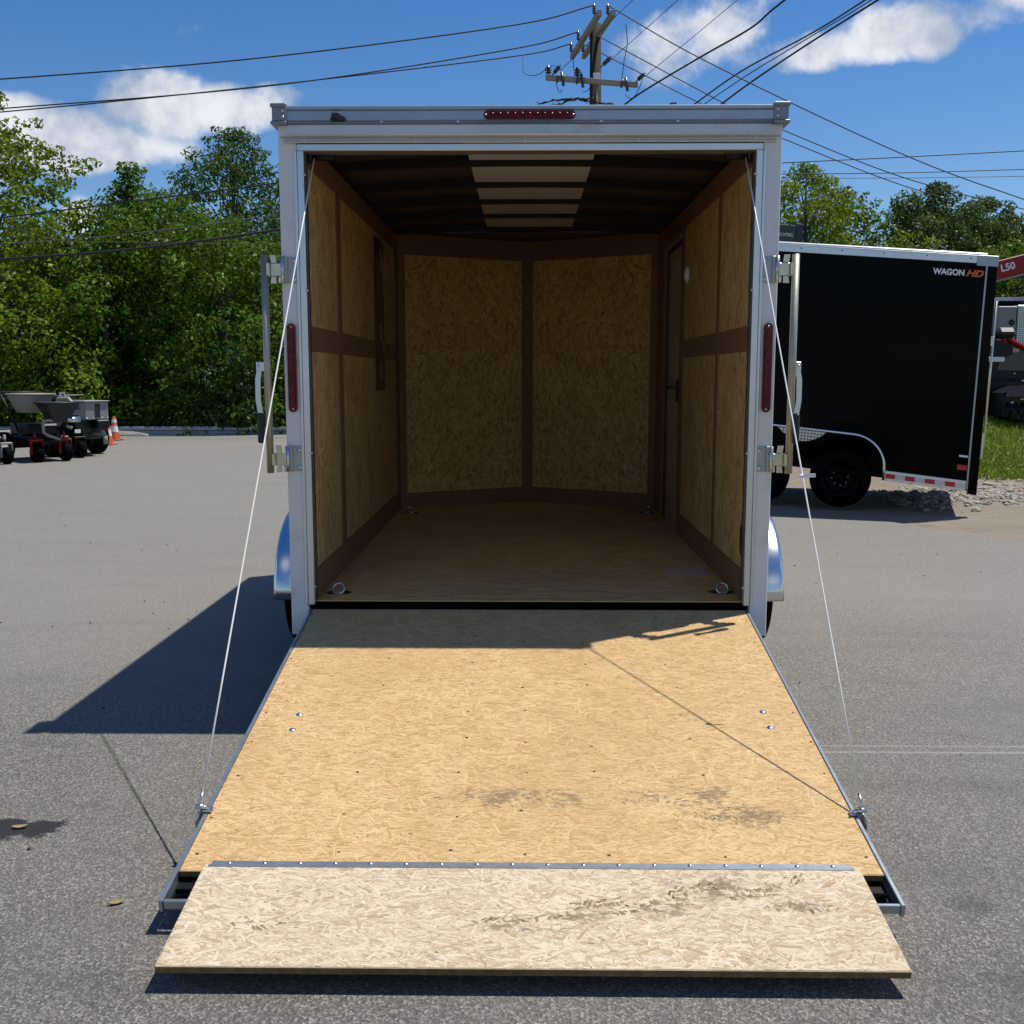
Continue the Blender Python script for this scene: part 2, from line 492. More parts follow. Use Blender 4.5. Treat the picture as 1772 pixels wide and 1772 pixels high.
# ------------------------------------------------------------------ mesh helpers
class MB:
    def __init__(s):
        s.v = []
        s.f = []
        s.sm = []

    def add(s, vs, fs, smooth=False):
        o = len(s.v)
        s.v += [tuple(p) for p in vs]
        s.f += [tuple(i + o for i in f) for f in fs]
        s.sm += [smooth] * len(fs)
        return s

    def box(s, x0, x1, y0, y1, z0, z1, bev=0., M=None):
        if bev <= 0:
            vs = [(x, y, z) for z in (z0, z1) for y in (y0, y1) for x in (x0, x1)]
            fs = [(0, 2, 3, 1), (4, 5, 7, 6), (0, 1, 5, 4), (2, 6, 7, 3), (0, 4, 6, 2), (1, 3, 7, 5)]
        else:
            bm = bmesh.new()
            vv = [bm.verts.new((x, y, z)) for z in (z0, z1) for y in (y0, y1) for x in (x0, x1)]
            for q in [(0, 2, 3, 1), (4, 5, 7, 6), (0, 1, 5, 4), (2, 6, 7, 3), (0, 4, 6, 2), (1, 3, 7, 5)]:
                bm.faces.new([vv[i] for i in q])
            bmesh.ops.bevel(bm, geom=bm.edges[:], offset=bev, segments=1, affect='EDGES')
            bm.verts.index_update()
            vs = [v.co.copy() for v in bm.verts]
            fs = [[v.index for v in f.verts] for f in bm.faces]
            bm.free()
        if M is not None:
            vs = [M @ Vector(p) for p in vs]
        return s.add(vs, fs)

    def tube(s, pts, r, seg=8, cap=True):
        pts = [Vector(p) for p in pts]
        n = len(pts)
        rs = r if isinstance(r, (list, tuple)) else [r] * n
        vs, fs = [], []
        up = None
        for i, p in enumerate(pts):
            d = (pts[min(i + 1, n - 1)] - pts[max(i - 1, 0)]).normalized()
            if up is None:
                up = Vector((0, 0, 1)) if abs(d.z) < .9 else Vector((1, 0, 0))
            a = d.cross(up)
            if a.length < 1e-6:
                a = d.cross(Vector((0, 1, 0)))
            a.normalize()
            bb = a.cross(d).normalized()
            up = bb
            for k in range(seg):
                th = 2 * math.pi * k / seg
                vs.append(p + (a * math.cos(th) + bb * math.sin(th)) * rs[i])
        for i in range(n - 1):
            for k in range(seg):
                k2 = (k + 1) % seg
                fs.append((i * seg + k, i * seg + k2, (i + 1) * seg + k2, (i + 1) * seg + k))
        s.add(vs, fs, True)
        if cap:
            o = len(s.v) - len(vs)
            s.f.append(tuple(o + k for k in range(seg))[::-1])
            s.f.append(tuple(o + (n - 1) * seg + k for k in range(seg)))
            s.sm += [False, False]
        return s

    def lathe(s, prof, c=(0, 0, 0), axis='z', seg=20, smooth=True, M=None):
        """prof: list of (radius, height)"""
        vs, fs = [], []
        for (r, h) in prof:
            for k in range(seg):
                th = 2 * math.pi * k / seg
                p = (r * math.cos(th), r * math.sin(th), h)
                if axis == 'x':
                    p = (p[2], p[0], p[1])
                elif axis == 'y':
                    p = (p[1], p[2], p[0])
                p = Vector(p) + Vector(c)
                vs.append(M @ p if M is not None else p)
        n = len(prof)
        for i in range(n - 1):
            for k in range(seg):
                k2 = (k + 1) % seg
                fs.append((i * seg + k, i * seg + k2, (i + 1) * seg + k2, (i + 1) * seg + k))
        return s.add(vs, fs, smooth)

    def prism(s, poly, a0, a1, axis='y', M=None):
        """extrude a 2D polygon (CCW list) along an axis"""
        def P(q, a):
            return {'x': (a, q[0], q[1]), 'y': (q[0], a, q[1]), 'z': (q[0], q[1], a)}[axis]
        n = len(poly)
        vs = [Vector(P(q, a0)) for q in poly] + [Vector(P(q, a1)) for q in poly]
        if M is not None:
            vs = [M @ v for v in vs]
        fs = [tuple(range(n)), tuple(range(2 * n - 1, n - 1, -1))] + [(i, i + n, (i + 1) % n + n, (i + 1) % n) for i in range(n)]
        return s.add(vs, fs)

    def mesh(s, name):
        me = bpy.data.meshes.new(name)
        me.from_pydata([tuple(p) for p in s.v], [], s.f)
        me.polygons.foreach_set('use_smooth', s.sm)
        bm = bmesh.new()
        bm.from_mesh(me)
        bmesh.ops.recalc_face_normals(bm, faces=bm.faces)
        bm.to_mesh(me)
        bm.free()
        return me

    def build(s, name, mat, parent=None):
        return link(name, s.mesh(name), mat, parent)


def link(name, me, mat, parent=None):
    o = bpy.data.objects.new(name, me)
    if mat and not me.materials:
        me.materials.append(MATS[mat])
    col.objects.link(o)
    if parent:
        o.parent = parent
    return o


def thing(name, label, cat, loc=(0, 0, 0), rot=None, group=None):
    o = bpy.data.objects.new(name, None)
    o.empty_display_size = .2
    col.objects.link(o)
    o.location = loc
    if rot is not None:
        o.rotation_euler = rot
    return tag(o, label, cat, group)


def tag(o, label=None, cat=None, group=None, kind=None):
    if label:
        o['label'] = label
    if cat:
        o['category'] = cat
    if group:
        o['group'] = group
    if kind:
        o['kind'] = kind
    return o


def text_mesh(s, size, mat, parent, M, name='lettering', extrude=.0015, shear=0., sx=1., offset=0.):
    cu = bpy.data.curves.new(name, 'FONT')
    cu.body = s
    cu.size = size
    cu.extrude = extrude
    cu.shear = shear
    cu.offset = offset
    tmp = bpy.data.objects.new(name, cu)
    me = bpy.data.meshes.new_from_object(tmp)
    bpy.data.objects.remove(tmp)
    me.transform(M @ Matrix.Diagonal((sx, 1, 1, 1)))
    me.materials.clear()
    return link(name, me, mat, parent)


def copy_tree(o, parent=None):
    c = o.copy()
    col.objects.link(c)
    c.parent = parent
    for ch in o.children:
        copy_tree(ch, c)
    return c


def sstep(a, b, x):
    t_ = min(1, max(0, (x - a) / (b - a)))
    return t_ * t_ * (3 - 2 * t_)


def raw_mesh(V, k, name):
    n = len(V) // k
    me = bpy.data.meshes.new(name)
    me.vertices.add(len(V))
    me.vertices.foreach_set('co', V.astype(np.float32).ravel())
    me.loops.add(n * k)
    me.loops.foreach_set('vertex_index', np.arange(n * k, dtype=np.int32))
    me.polygons.add(n)
    me.polygons.foreach_set('loop_start', np.arange(0, n * k, k, dtype=np.int32))
    me.polygons.foreach_set('loop_total', np.full(n, k, np.int32))
    me.update(calc_edges=True)
    return me


def strands(parent, org, eu, ev, Lu, Lv, n, L, w, sig, mat, frac, nrm=None):
    """overlapping wood strands glued on the face of a board, each a thin flake at its own height"""
    rg = np.random.default_rng(int(Lu * 1000) + n)
    org, eu, ev = Vector(org), Vector(eu).normalized(), Vector(ev).normalized()
    nv = Vector(nrm).normalized() if nrm is not None else eu.cross(ev).normalized()
    if nrm is None and nv.z < 0:
        nv = -nv
    a = np.where(rg.random(n) < frac, rg.uniform(-1.57, 1.57, n), rg.normal(0, sig, n))
    l = L * rg.uniform(.35, 1.25, n) * .5
    ww = w * rg.uniform(.4, 1.6, n) * .5
    cu, cv = rg.uniform(0, Lu, n), rg.uniform(0, Lv, n)
    h = rg.permutation(n) / n * .0007 + .00012
    tu = np.stack([-np.ones(n), -rg.uniform(.7, 1, n), rg.uniform(.5, .9, n), np.ones(n), rg.uniform(.6, 1, n), -rg.uniform(.5, .9, n)], 1)
    tv = np.stack([rg.uniform(-.4, .4, n), -np.ones(n), -rg.uniform(.6, 1, n), rg.uniform(-.4, .4, n), np.ones(n), rg.uniform(.6, 1, n)], 1)
    pu = np.clip(cu[:, None] + tu * l[:, None] * np.cos(a)[:, None] - tv * ww[:, None] * np.sin(a)[:, None], .0015, Lu - .0015)
    pv = np.clip(cv[:, None] + tu * l[:, None] * np.sin(a)[:, None] + tv * ww[:, None] * np.cos(a)[:, None], .0015, Lv - .0015)
    E3 = lambda v_: np.array(v_)[None, None, :]
    V = E3(org) + pu[..., None] * E3(eu) + pv[..., None] * E3(ev) + h[:, None, None] * E3(nv)
    me = raw_mesh(V.reshape(-1, 3), 6, 'strands')
    uvl = me.uv_layers.new(name='UVMap')
    UV = np.stack([tu * l[:, None] + cu[:, None], tv * ww[:, None] + cv[:, None]], 2).reshape(-1)
    uvl.data.foreach_set('uv', UV.astype(np.float32))
    return tag(link('strands', me, mat, parent), kind='stuff')


# ------------------------------------------------------------------ ground
def hill(x, y):
    base = -.02
    # drop beyond the paved edge on the left
    base -= .42 * sstep(20.2, 22.0, y) * (1 - sstep(-2, 2, x))
    k = sstep(3.6, 6.4, x)
    yy = y - 9.3 + .25 * math.sin(x * 1.3)
    if yy > 0:
        base += k * min(1.25, .26 * yy if yy < 3 else .78 + .47 * (1 - math.exp(-(yy - 3) * .5)))
    return base


xs = sorted(set([-400, -200, -100, -60, -40] + list(np.arange(-30, 3, 3.)) + list(np.arange(3, 14, .35)) + list(np.arange(14, 40, 3.)) + [60, 100, 200, 400]))
ys = sorted(set([-200, -100, -40, -20, -8] + list(np.arange(-6, 9, 3.)) + list(np.arange(9, 17, .35)) + list(np.arange(17, 24, .6)) + list(np.arange(25, 50, 4.)) + [70, 100, 200, 400, 700]))
vs = [(x, y, hill(x, y)) for y in ys for x in xs]
nx = len(xs)
fs = [(j * nx + i, j * nx + i + 1, (j + 1) * nx + i + 1, (j + 1) * nx + i) for j in range(len(ys) - 1) for i in range(nx - 1)]
g = MB().add(vs, fs, True).build('ground', 'soil')
tag(g, kind='structure')

# paved lot: one irregular sheet, its edge 2 cm above the dirt
edge = [(-70, -45), (40, -45), (40, -2.2), (14, .3), (8.5, 2.0), (6.3, 3.1), (5.1, 3.85), (4.45, 4.35), (4.05, 4.95), (3.75, 5.5), (3.5, 5.9), (3.1, 6.35),
        (2.9, 7.4), (2.8, 9), (2.6, 13), (2.4, 20.3), (-4, 20.75), (-5.9, 20.7), (-7.6, 20.0), (-9.2, 19.9), (-10.5, 20.1), (-14, 20.4), (-40, 21), (-70, 21)]
pe = []
for i in range(len(edge)):
    a, b_ = Vector(edge[i]), Vector(edge[(i + 1) % len(edge)])
    n = max(1, int(min((b_ - a).length / .15, 40)))
    for k in range(n):
        p = a.lerp(b_, k / n)
        near = 3 < p.x < 9 and p.y < 8
        j = .03 if near else .01
        pe.append((p.x + random.uniform(-j, j), p.y + random.uniform(-j, j)))
mb = MB()
mb.prism(pe, -.05, 0, 'z')
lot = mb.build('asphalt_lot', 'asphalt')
tag(lot, kind='structure')

# ------------------------------------------------------------------ white cargo trailer
T = thing('cargo_trailer', 'white cargo trailer with open plywood-lined interior and lowered rear ramp', 'trailer')
FZ = .45       # floor
HWI = .965     # inner half width
YC, YV = 3.2, 3.72
RAMP_A = math.atan(.332 / 1.98)


def RP(x, s, h):
    return Vector((x, -.03 - s * math.cos(RAMP_A) - h * math.sin(RAMP_A), .417 - s * math.sin(RAMP_A) + h * math.cos(RAMP_A)))


RM = Matrix(((1, 0, 0, 0), (0, -math.cos(RAMP_A), -math.sin(RAMP_A), -.03), (0, -math.sin(RAMP_A), math.cos(RAMP_A), .417), (0, 0, 0, 1)))

# outer shell
for s in (-1, 1):
    w = MB().box(min(s * 1.005, s * 1.06), max(s * 1.005, s * 1.06), .05, YC, .40, 2.50).build('side_wall', 'white_paint', T)
    w['label'] = 'white aluminium side skin'
mb = MB()
for s in (-1, 1):
    a, b_ = Vector((s * 1.06, YC, 0)), Vector((0, YV + .1, 0))
    n_ = Vector((s * (YV + .1 - YC), 1.06, 0)).normalized() * .04
    poly = [(a.x, a.y), (b_.x, b_.y), (b_.x - 0, b_.y - .05), (a.x - s * .02, a.y - .04)]
    mb.prism(poly, .40, 2.50, 'z')
mb.build('nose_wall', 'white_paint', T)
# crowned roof skin with its dark underside
mb = MB()
ns = 12
top, bot = [], []
for yv in (0.02, YC):
    for i in range(ns + 1):
        x = -1.06 + 2.12 * i / ns
        z = 2.50 + .045 * (1 - (x / 1.06) ** 2)
        top.append((x, yv, z + .012))
        bot.append((x, yv, z))
tn = ns + 1
mb.add(top, [(i, i + 1, tn + i + 1, tn + i) for i in range(ns)], True)
mb.add([(-1.06, YC, 2.512), (1.06, YC, 2.512), (0, YV + .1, 2.512), (0, YC, 2.557)], [(0, 3, 2), (3, 1, 2)])
mb.build('roof', 'mill_aluminium', T)
mb = MB().add(bot, [(i, i + 1, tn + i + 1, tn + i) for i in range(ns)], True)
mb.add([(-1.06, YC, 2.495), (1.06, YC, 2.495), (0, YV + .1, 2.495)], [(0, 1, 2)])
mb.build('roof_lining', 'roof_under', T)
# roof bows and the pale centre liner
for yb in (.20, .78, 1.37, 1.93, 2.50, 3.10):
    mb = MB()
    vs = []
    for i in range(ns + 1):
        x = -.99 + 1.98 * i / ns
        z = 2.466 + .030 * (1 - x * x)
        vs += [(x, yb - .022, z), (x, yb + .022, z), (x, yb + .022, z + .045), (x, yb - .022, z + .045)]
    fs = []
    for i in range(ns):
        a = i * 4
        for k in range(4):
            fs.append((a + k, a + (k + 1) % 4, a + 4 + (k + 1) % 4, a + 4 + k))
    mb.add(vs, fs).build('roof_bow', 'bow_steel', T)
for (y0, y1) in ((.06, .17), (.225, .75), (.805, 1.34), (1.395, 1.90), (1.955, 2.47), (2.525, 3.07)):
    MB().box(-.295, .318, y0, y1, 2.518, 2.526).build('ceiling_panel', 'ceiling_board', T)

# floor and sill
mb = MB().prism([(-.985, 0.0), (.985, 0.0), (.985, YC), (0, YV), (-.985, YC)], FZ - .02, FZ, 'z')
flb = mb.build('floor_board', 'osb_base_floor', T)
strands(flb, (-.985, 0.0, FZ), (1, 0, 0), (0, 1, 0), 1.97, YC, 12000, .13, .011, .12, 'osb_floor', .1)
MB().box(-.99, .99, -.0075, -.0008, FZ - .035, FZ - .004).build('floor_gap_shade', 'black_gloss', T)  # added black strip: shade of the gap between floor and ramp
MB().box(-1.0, 1.0, -.005, .08, .33, FZ - .021).build('rear_sill', 'black_steel', T)
mb = MB()
for s in (-1, 1):
    mb.box(min(s * .75, s * .82), max(s * .75, s * .82), .08, 3.2, .33, FZ - .021)
for yv in (.6, 1.2, 1.8, 2.4, 3.0):
    mb.box(-1.0, 1.0, yv - .03, yv + .03, .365, FZ - .022)
mb.build('chassis', 'black_steel', T)

# side-wall boards and strips
def wall(s, y0, y1, z0, z1, d0, d1, name, mat):
    a, b_ = s * (HWI + d1), s * (HWI - d0)
    return MB().box(min(a, b_), max(a, b_), y0, y1, z0, z1, .0015).build(name, mat, T)


ZB0, ZB1, ZM0, ZM1, ZT0, ZT1 = FZ, .585, 1.565, 1.672, 2.355, 2.468
for s in (-1, 1):
    if s < 0:
        cols = [(.012, .72), (.85, 3.02)]
        bat = [(.723, .847), (3.023, YC - .01)]
        yend = 3.02
    else:
        cols = [(.012, .745), (.825, 1.905)]
        bat = [(.748, .822), (1.908, 2.045), (2.83, YC - .01)]
        yend = 1.905
    for (y0, y1) in cols:
        for (za, zb) in ((ZB1 + .001, ZM0 - .001), (ZM1 + .001, ZT0 - .001)):
            wb = wall(s, y0, y1, za, zb, 0, .03, 'wall_board', 'osb_base_side')
            strands(wb, (s * HWI, y0, za), (0, 0, 1), (0, 1, 0), zb - za, y1 - y0, int(2600 * (zb - za) * (y1 - y0)), .10, .013, .2, 'osb_side', .15, (-s, 0, 0))
    for (y0, y1) in bat:
        wall(s, y0, y1, ZB1 + .001, ZT0 - .001, .004, .03, 'batten', 'luan_strip')
    for (y0, y1) in cols:
        wall(s, y0, y1, ZM0, ZM1, .003, .03, 'middle_strip', 'luan_strip_long')
    wall(s, .012, 2.045 if s > 0 else YC - .01, ZB0 + .001, ZB1, .006, .03, 'skirting_strip', 'luan_strip_long')
    if s > 0:
        wall(s, 2.83, YC - .01, ZB0 + .001, ZB1, .006, .03, 'skirting_strip', 'luan_strip_long')
    wall(s, .012, YC - .01, ZT0, ZT1, .006, .03, 'top_strip', 'luan_strip_long')
# side door in the right wall
d = wall(1, 2.05, 2.825, FZ + .002, ZT0 - .002, -.012, .03, 'side_door', 'door_paint')
d['label'] = 'pale inner face of the side door'
mb = MB()
for (y0, y1, z0, z1) in ((2.70, 2.72, FZ + .01, 2.30), (2.05, 2.065, FZ + .01, 2.30), (2.065, 2.70, 2.28, 2.30)):
    mb.box(HWI - .004, HWI + .011, y0, y1, z0, z1)
mb.build('door_seal', 'black_plastic', d)
mb = MB().box(HWI - .012, HWI + .011, 2.10, 2.145, 1.29, 1.43, .004)
mb.box(HWI - .05, HWI - .012, 2.11, 2.13, 1.37, 1.39)
mb.box(HWI - .06, HWI - .045, 2.11, 2.24, 1.365, 1.39, .004)
mb.build('door_latch', 'black_plastic', d)
# oval dome lamp and vent on the right wall
MB().lathe([(.0, -.022), (.028, -.019), (.044, -.010), (.05, 0.)], (0, 0, 0), 'x', 24, M=Matrix.Translation((HWI - .0, 1.82, 2.06))).build('dome_lamp', 'tag_white', T)
o = MB().prism([(.062 + .026 * math.cos(q / 20 * 6.2832), .72 + .07 * math.sin(q / 20 * 6.2832)) for q in range(20)], HWI - .006, HWI + .002, 'x').build('drain_hole', 'black_plastic', T)
# dark printed panel near the front on the left wall
dp = MB().box(-HWI - .001, -HWI + .010, 2.02, 2.40, 1.36, 2.32, .002).build('printed_panel', 'decal_dark', T)
mb = MB()
for (y0, y1, z0, z1) in ((2.2, 2.27, 1.69, 1.78), (2.18, 2.26, 1.44, 1.53), (2.32, 2.36, 1.60, 1.68), (2.26, 2.285, 2.12, 2.27), (2.345, 2.365, 1.98, 2.2)):
    w = .008
    for (a0, a1, c0, c1) in ((y0, y1, z0, z0 + w), (y0, y1, z1 - w, z1), (y0, y0 + w, z0 + w, z1 - w), (y1 - w, y1, z0 + w, z1 - w)):
        mb.box(-HWI + .0095, -HWI + .0112, a0, a1, c0, c1)
for i in range(7):
    z = 2.20 - i * .028
    mb.box(-HWI + .0095, -HWI + .0112, 2.10, 2.10 + .025 + .02 * (i % 3), z, z + .008)
tag(mb.build('print', 'decal_pale', dp), kind='stuff')

# V-shaped front wall
for s in (-1, 1):
    A = Vector((s * (HWI + .0), YC, 0))
    Bv = Vector((0, YV, 0))
    u = (Bv - A)
    Lw = u.length
    u.normalize()
    n_ = Vector((-u.y * s * -1, u.x * s * -1, 0))      # away from the room
    if n_.y < 0:
        n_ = -n_

    def fpan(l0, l1, z0, z1, d0, d1, name, mat):
        M = Matrix(((u.x, n_.x, 0, A.x), (u.y, n_.y, 0, A.y), (0, 0, 1, 0), (0, 0, 0, 1)))
        return MB().box(l0, l1, -d0, d1, z0, z1, .0015, M).build(name, mat, T)
    fb = fpan(.062, Lw - .042, .565, 2.342, 0, .02, 'front_board', 'osb_base_front')
    strands(fb, A + u * .062 + Vector((0, 0, .565)), (0, 0, 1), u, 2.342 - .565, Lw - .104, 9500, .065, .012, .4, 'osb_front', .3, -n_)
    fpan(.004, .060, FZ + .115, 2.342, .004, .02, 'batten', 'luan_strip')
    fpan(.004, Lw - .042, FZ + .001, .564, .007, .02, 'skirting_strip', 'luan_strip_wide')
    fpan(.004, Lw - .042, 2.343, 2.49, .007, .02, 'top_strip', 'luan_strip_wide')
MB().prism([(-.042, YV - .035), (0, YV - .022), (.042, YV - .035), (.045, YV - .01), (0, YV + .01), (-.045, YV - .01)], FZ + .001, 2.49, 'z').build('batten', 'luan_strip', T)

# recessed floor D-rings
for (x, y, tilt) in ((-.885, .165, .0), (.905, .195, .0), (-.86, 2.95, .0), (.885, 3.0, .0)):
    mb = MB()
    oct_ = [(x - .062, y), (x - .038, y - .035), (x + .038, y - .035), (x + .062, y), (x + .038, y + .035), (x - .038, y + .035)]
    mb.prism(oct_, FZ - .004, FZ + .0025, 'z')
    dr = mb.build('ring_tray', 'black_steel', T)
    mb = MB()
    pts = [(x + .027 * math.cos(a), y - .012 + .016 * math.sin(a), FZ + .021 + .022 * math.sin(a)) for a in np.linspace(0, 2 * math.pi, 21)]
    mb.tube(pts, .0055, 8, False)
    mb.box(x - .02, x + .02, y - .022, y + .0, FZ + .002, FZ + .010, .003)
    mb.build('tie_down_ring', 'zinc_steel', dr)

# rear frame
for s in (-1, 1):
    xo, xi, xt = s * 1.064, s * .986, s * .957
    post = MB().box(min(xo, xi), max(xo, xi), -.035, .06, .30, 2.455, .004).build('rear_post', 'white_paint', T)
    mb = MB().box(min(xi - s * .0005, xt), max(xi - s * .0005, xt), -.041, .010, FZ - .012, 2.40, .003)
    mb.box(min(xi, xi + s * .012), max(xi, xi + s * .012), -.043, -.0355, FZ - .012, 2.40, .002)
    mb.build('jamb_trim', 'mill_aluminium', T)
    for z in (.52, 1.12, 1.82, 2.30):
        MB().lathe([(0, -.004), (.004, -.004), (.006, .0)], (xt - s * .004, -.0415, z), 'y', 8).build('trim_screw', 'zinc_steel', T)
    # black gasket between trim and boards
    MB().box(min(xt, s * (HWI - .014)), max(xt, s * (HWI - .014)), .0102, .0118, FZ + .002, 2.40).build('gasket', 'black_plastic', T)

mb = MB().box(-.985, .985, -.038, .05, 2.399, 2.428, .003)
mb.build('door_header', 'mill_aluminium', T)
# drip rail: cove with a projecting lip
mb = MB().prism([(-.04, 2.429), (-.047, 2.429), (-.049, 2.434), (-.043, 2.440), (-.052, 2.446), (-.086, 2.450), (-.089, 2.456), (-.04, 2.456)], -1.035, 1.035, 'x')
mb.build('drip_rail', 'mill_aluminium', T)
MB().box(-1.062, 1.062, -.040, .06, 2.457, 2.506, .003).build('header_panel', 'white_paint', T)
mb = MB().prism([(-.036, 2.5065), (-.050, 2.5065), (-.056, 2.512), (-.052, 2.516), (-.056, 2.520), (-.056, 2.555), (-.052, 2.559), (-.057, 2.563), (-.057, 2.574), (-.045, 2.580), (.06, 2.580), (.06, 2.5065)], -1.025, 1.025, 'x')
mb.build('top_rail', 'galvanised', T)
for s in (-1, 1):
    mb = MB().box(min(s * 1.018, s * 1.080), max(s * 1.018, s * 1.080), -.064, .07, 2.514, 2.572, .003)
    mb.box(min(s * 1.018, s * 1.086), max(s * 1.018, s * 1.086), -.070, .075, 2.570, 2.586, .003)
    mb.box(min(s * 1.018, s * 1.086), max(s * 1.018, s * 1.086), -.070, .075, 2.500, 2.5145, .003)
    cp = mb.build('corner_cap', 'corner_cap', T)
    for z in (2.53, 2.556):
        MB().lathe([(.0, -.007), (.006, -.006), (.007, 0)], (s * 1.033, -.064, z), 'y', 10).build('rivet', 'zinc_steel', cp)
for x in (-.62, -.3, .3, .62):
    MB().lathe([(.0, -.004), (.006, -.003), (.007, 0)], (x, -.056, 2.5135), 'y', 10).build('rivet', 'zinc_steel', T)
for x in (-.95, -.48, -.02, .46, .95):
    MB().lathe([(.0, -.005), (.007, -.004), (.008, 0)], (x, -.044, 2.4405), 'y', 10).build('rivet', 'zinc_steel', T)


def pill(x0, x1, z0, z1, seg=10):
    pts = []
    if x1 - x0 > z1 - z0:
        r = (z1 - z0) / 2
        for k in range(seg + 1):
            a = -math.pi / 2 + math.pi * k / seg
            pts.append((x1 - r + r * math.cos(a), (z0 + z1) / 2 + r * math.sin(a)))
        for k in range(seg + 1):
            a = math.pi / 2 + math.pi * k / seg
            pts.append((x0 + r + r * math.cos(a), (z0 + z1) / 2 + r * math.sin(a)))
    else:
        r = (x1 - x0) / 2
        for k in range(seg + 1):
            a = math.pi * k / seg
            pts.append(((x0 + x1) / 2 + r * math.cos(a), z1 - r + r * math.sin(a)))
        for k in range(seg + 1):
            a = math.pi + math.pi * k / seg
            pts.append(((x0 + x1) / 2 + r * math.cos(a), z0 + r + r * math.sin(a)))
    return pts


ml = MB().prism(pill(-.192, .192, 2.519, 2.555), -.066, -.054, 'y').build('marker_light_bar', 'red_lens', T)
for i in range(11):
    MB().lathe([(0, -.010), (.006, -.008), (.0105, -.003), (.0115, 0)], (-.155 + .031 * i, -.065, 2.537), 'y', 12).build('light_cell', 'red_lens', ml)
for x in (-.182, .182):
    MB().lathe([(0, -.004), (.004, -.003), (.005, 0)], (x, -.066, 2.537), 'y', 8).build('screw', 'zinc_steel', ml)
mb = MB().prism(pill(-.835, -.770, 2.513, 2.531), -.064, -.054, 'y')
mb.box(-.828, -.792, -.078, -.060, 2.520, 2.546, .004)
mb.box(-.808, -.782, -.072, -.060, 2.516, 2.538, .003)
mb.build('plate_lamp', 'black_plastic', T)
for s in (-1, 1):
    x = s * 1.028
    tl = MB().prism(pill(x - .019, x + .019, 1.298, 1.680), -.050, -.033, 'y').build('tail_light', 'red_lens', T)
    mb = MB().prism(pill(x - .0125, x + .0125, 1.33, 1.648), -.057, -.049, 'y')
    mb.build('lens', 'red_lens', tl)
    for z in (1.312, 1.666):
        MB().lathe([(0, -.004), (.004, -.003), (.005, 0)], (x, -.050, z), 'y', 8).build('screw', 'zinc_steel', tl)

# swing-out cam bars
for s in (-1, 1):
    def bx(mb_, x0, x1, y0, y1, z0, z1, bev=.002):
        a, b_ = s * x0, s * x1
        mb_.box(min(a, b_), max(a, b_), y0, y1, z0, z1, bev)
    bar_x, bar_y = 1.128, -.075
    bar = MB().tube([(s * bar_x, bar_y, 1.035), (s * bar_x, bar_y, 1.965)], .0155, 14).build('lock_bar', 'zinc_bar', T)
    for zc in (1.095, 1.905):
        mb = MB()
        bx(mb, .988, 1.040, -.042, -.0355, zc - .055, zc + .055)
        bx(mb, 1.036, 1.050, -.054, -.0355, zc - .056, zc + .056)
        bk = mb.build('hinge_bracket', 'bracket_zinc', T)
        for dz in (-.038, .038):
            MB().lathe([(0, -.007), (.007, -.006), (.010, -.002), (.0105, 0)], (s * 1.008, -.042, zc + dz), 'y', 14).build('bolt', 'zinc_steel', bk)
        mb = MB()
        mb.tube([(s * 1.056, -.058, zc - .056), (s * 1.056, -.058, zc + .056)], .009, 10)
        bx(mb, 1.062, 1.072, -.068, -.052, zc - .056, zc - .030)
        mb.build('knuckle', 'zinc_steel', bk)
        mb = MB()
        bx(mb, 1.060, 1.104, -.072, -.064, zc - .028, zc + .026)
        bx(mb, 1.104, 1.118, -.092, -.056, zc - .028, zc + .026)
        mb.build('cam_link', 'zinc_yellow', bk)
        mb = MB()
        a = [(1.078, zc + .028), (1.100, zc + .028), (1.106, zc + .060), (1.082, zc + .060)]
        bq = [(1.080, zc - .058), (1.104, zc - .058), (1.100, zc - .030), (1.080, zc - .030)]
        for q in (a, bq):
            mb.prism([(s * p[0], p[1]) for p in q], -.070, -.060, 'y')
        mb.build('cam_keeper', 'zinc_yellow', bk)
    # handle
    mb = MB()
    off = 1. if s < 0 else .45
    hx = bar_x + .034 * off
    hy = bar_y - (.0 if s < 0 else .03)
    bx(mb, bar_x + .008, hx + .013, hy - .008, hy + .008, 1.475, 1.515)
    pts = [(hx + .002, 1.476), (hx + .009, 1.44), (hx + .010, 1.35), (hx + .002, 1.295)]
    for (p, q) in zip(pts[:-1], pts[1:]):
        mb.prism([(s * (p[0] - .011), p[1]), (s * (p[0] + .011), p[1]), (s * (q[0] + .011), q[1]), (s * (q[0] - .011), q[1])], hy - .004, hy + .004, 'y')
    hd = mb.build('bar_handle', 'mill_aluminium', T)
    mb = MB()
    bx(mb, hx - .012, hx + .016, hy - .012, hy + .010, 1.165, 1.296, .006)
    mb.build('grip', 'black_plastic', hd)
    MB().lathe([(0, -.006), (.006, -.005), (.007, 0)], (s * (hx + .003), hy - .008, 1.497), 'y', 10).build('bolt', 'zinc_steel', hd)

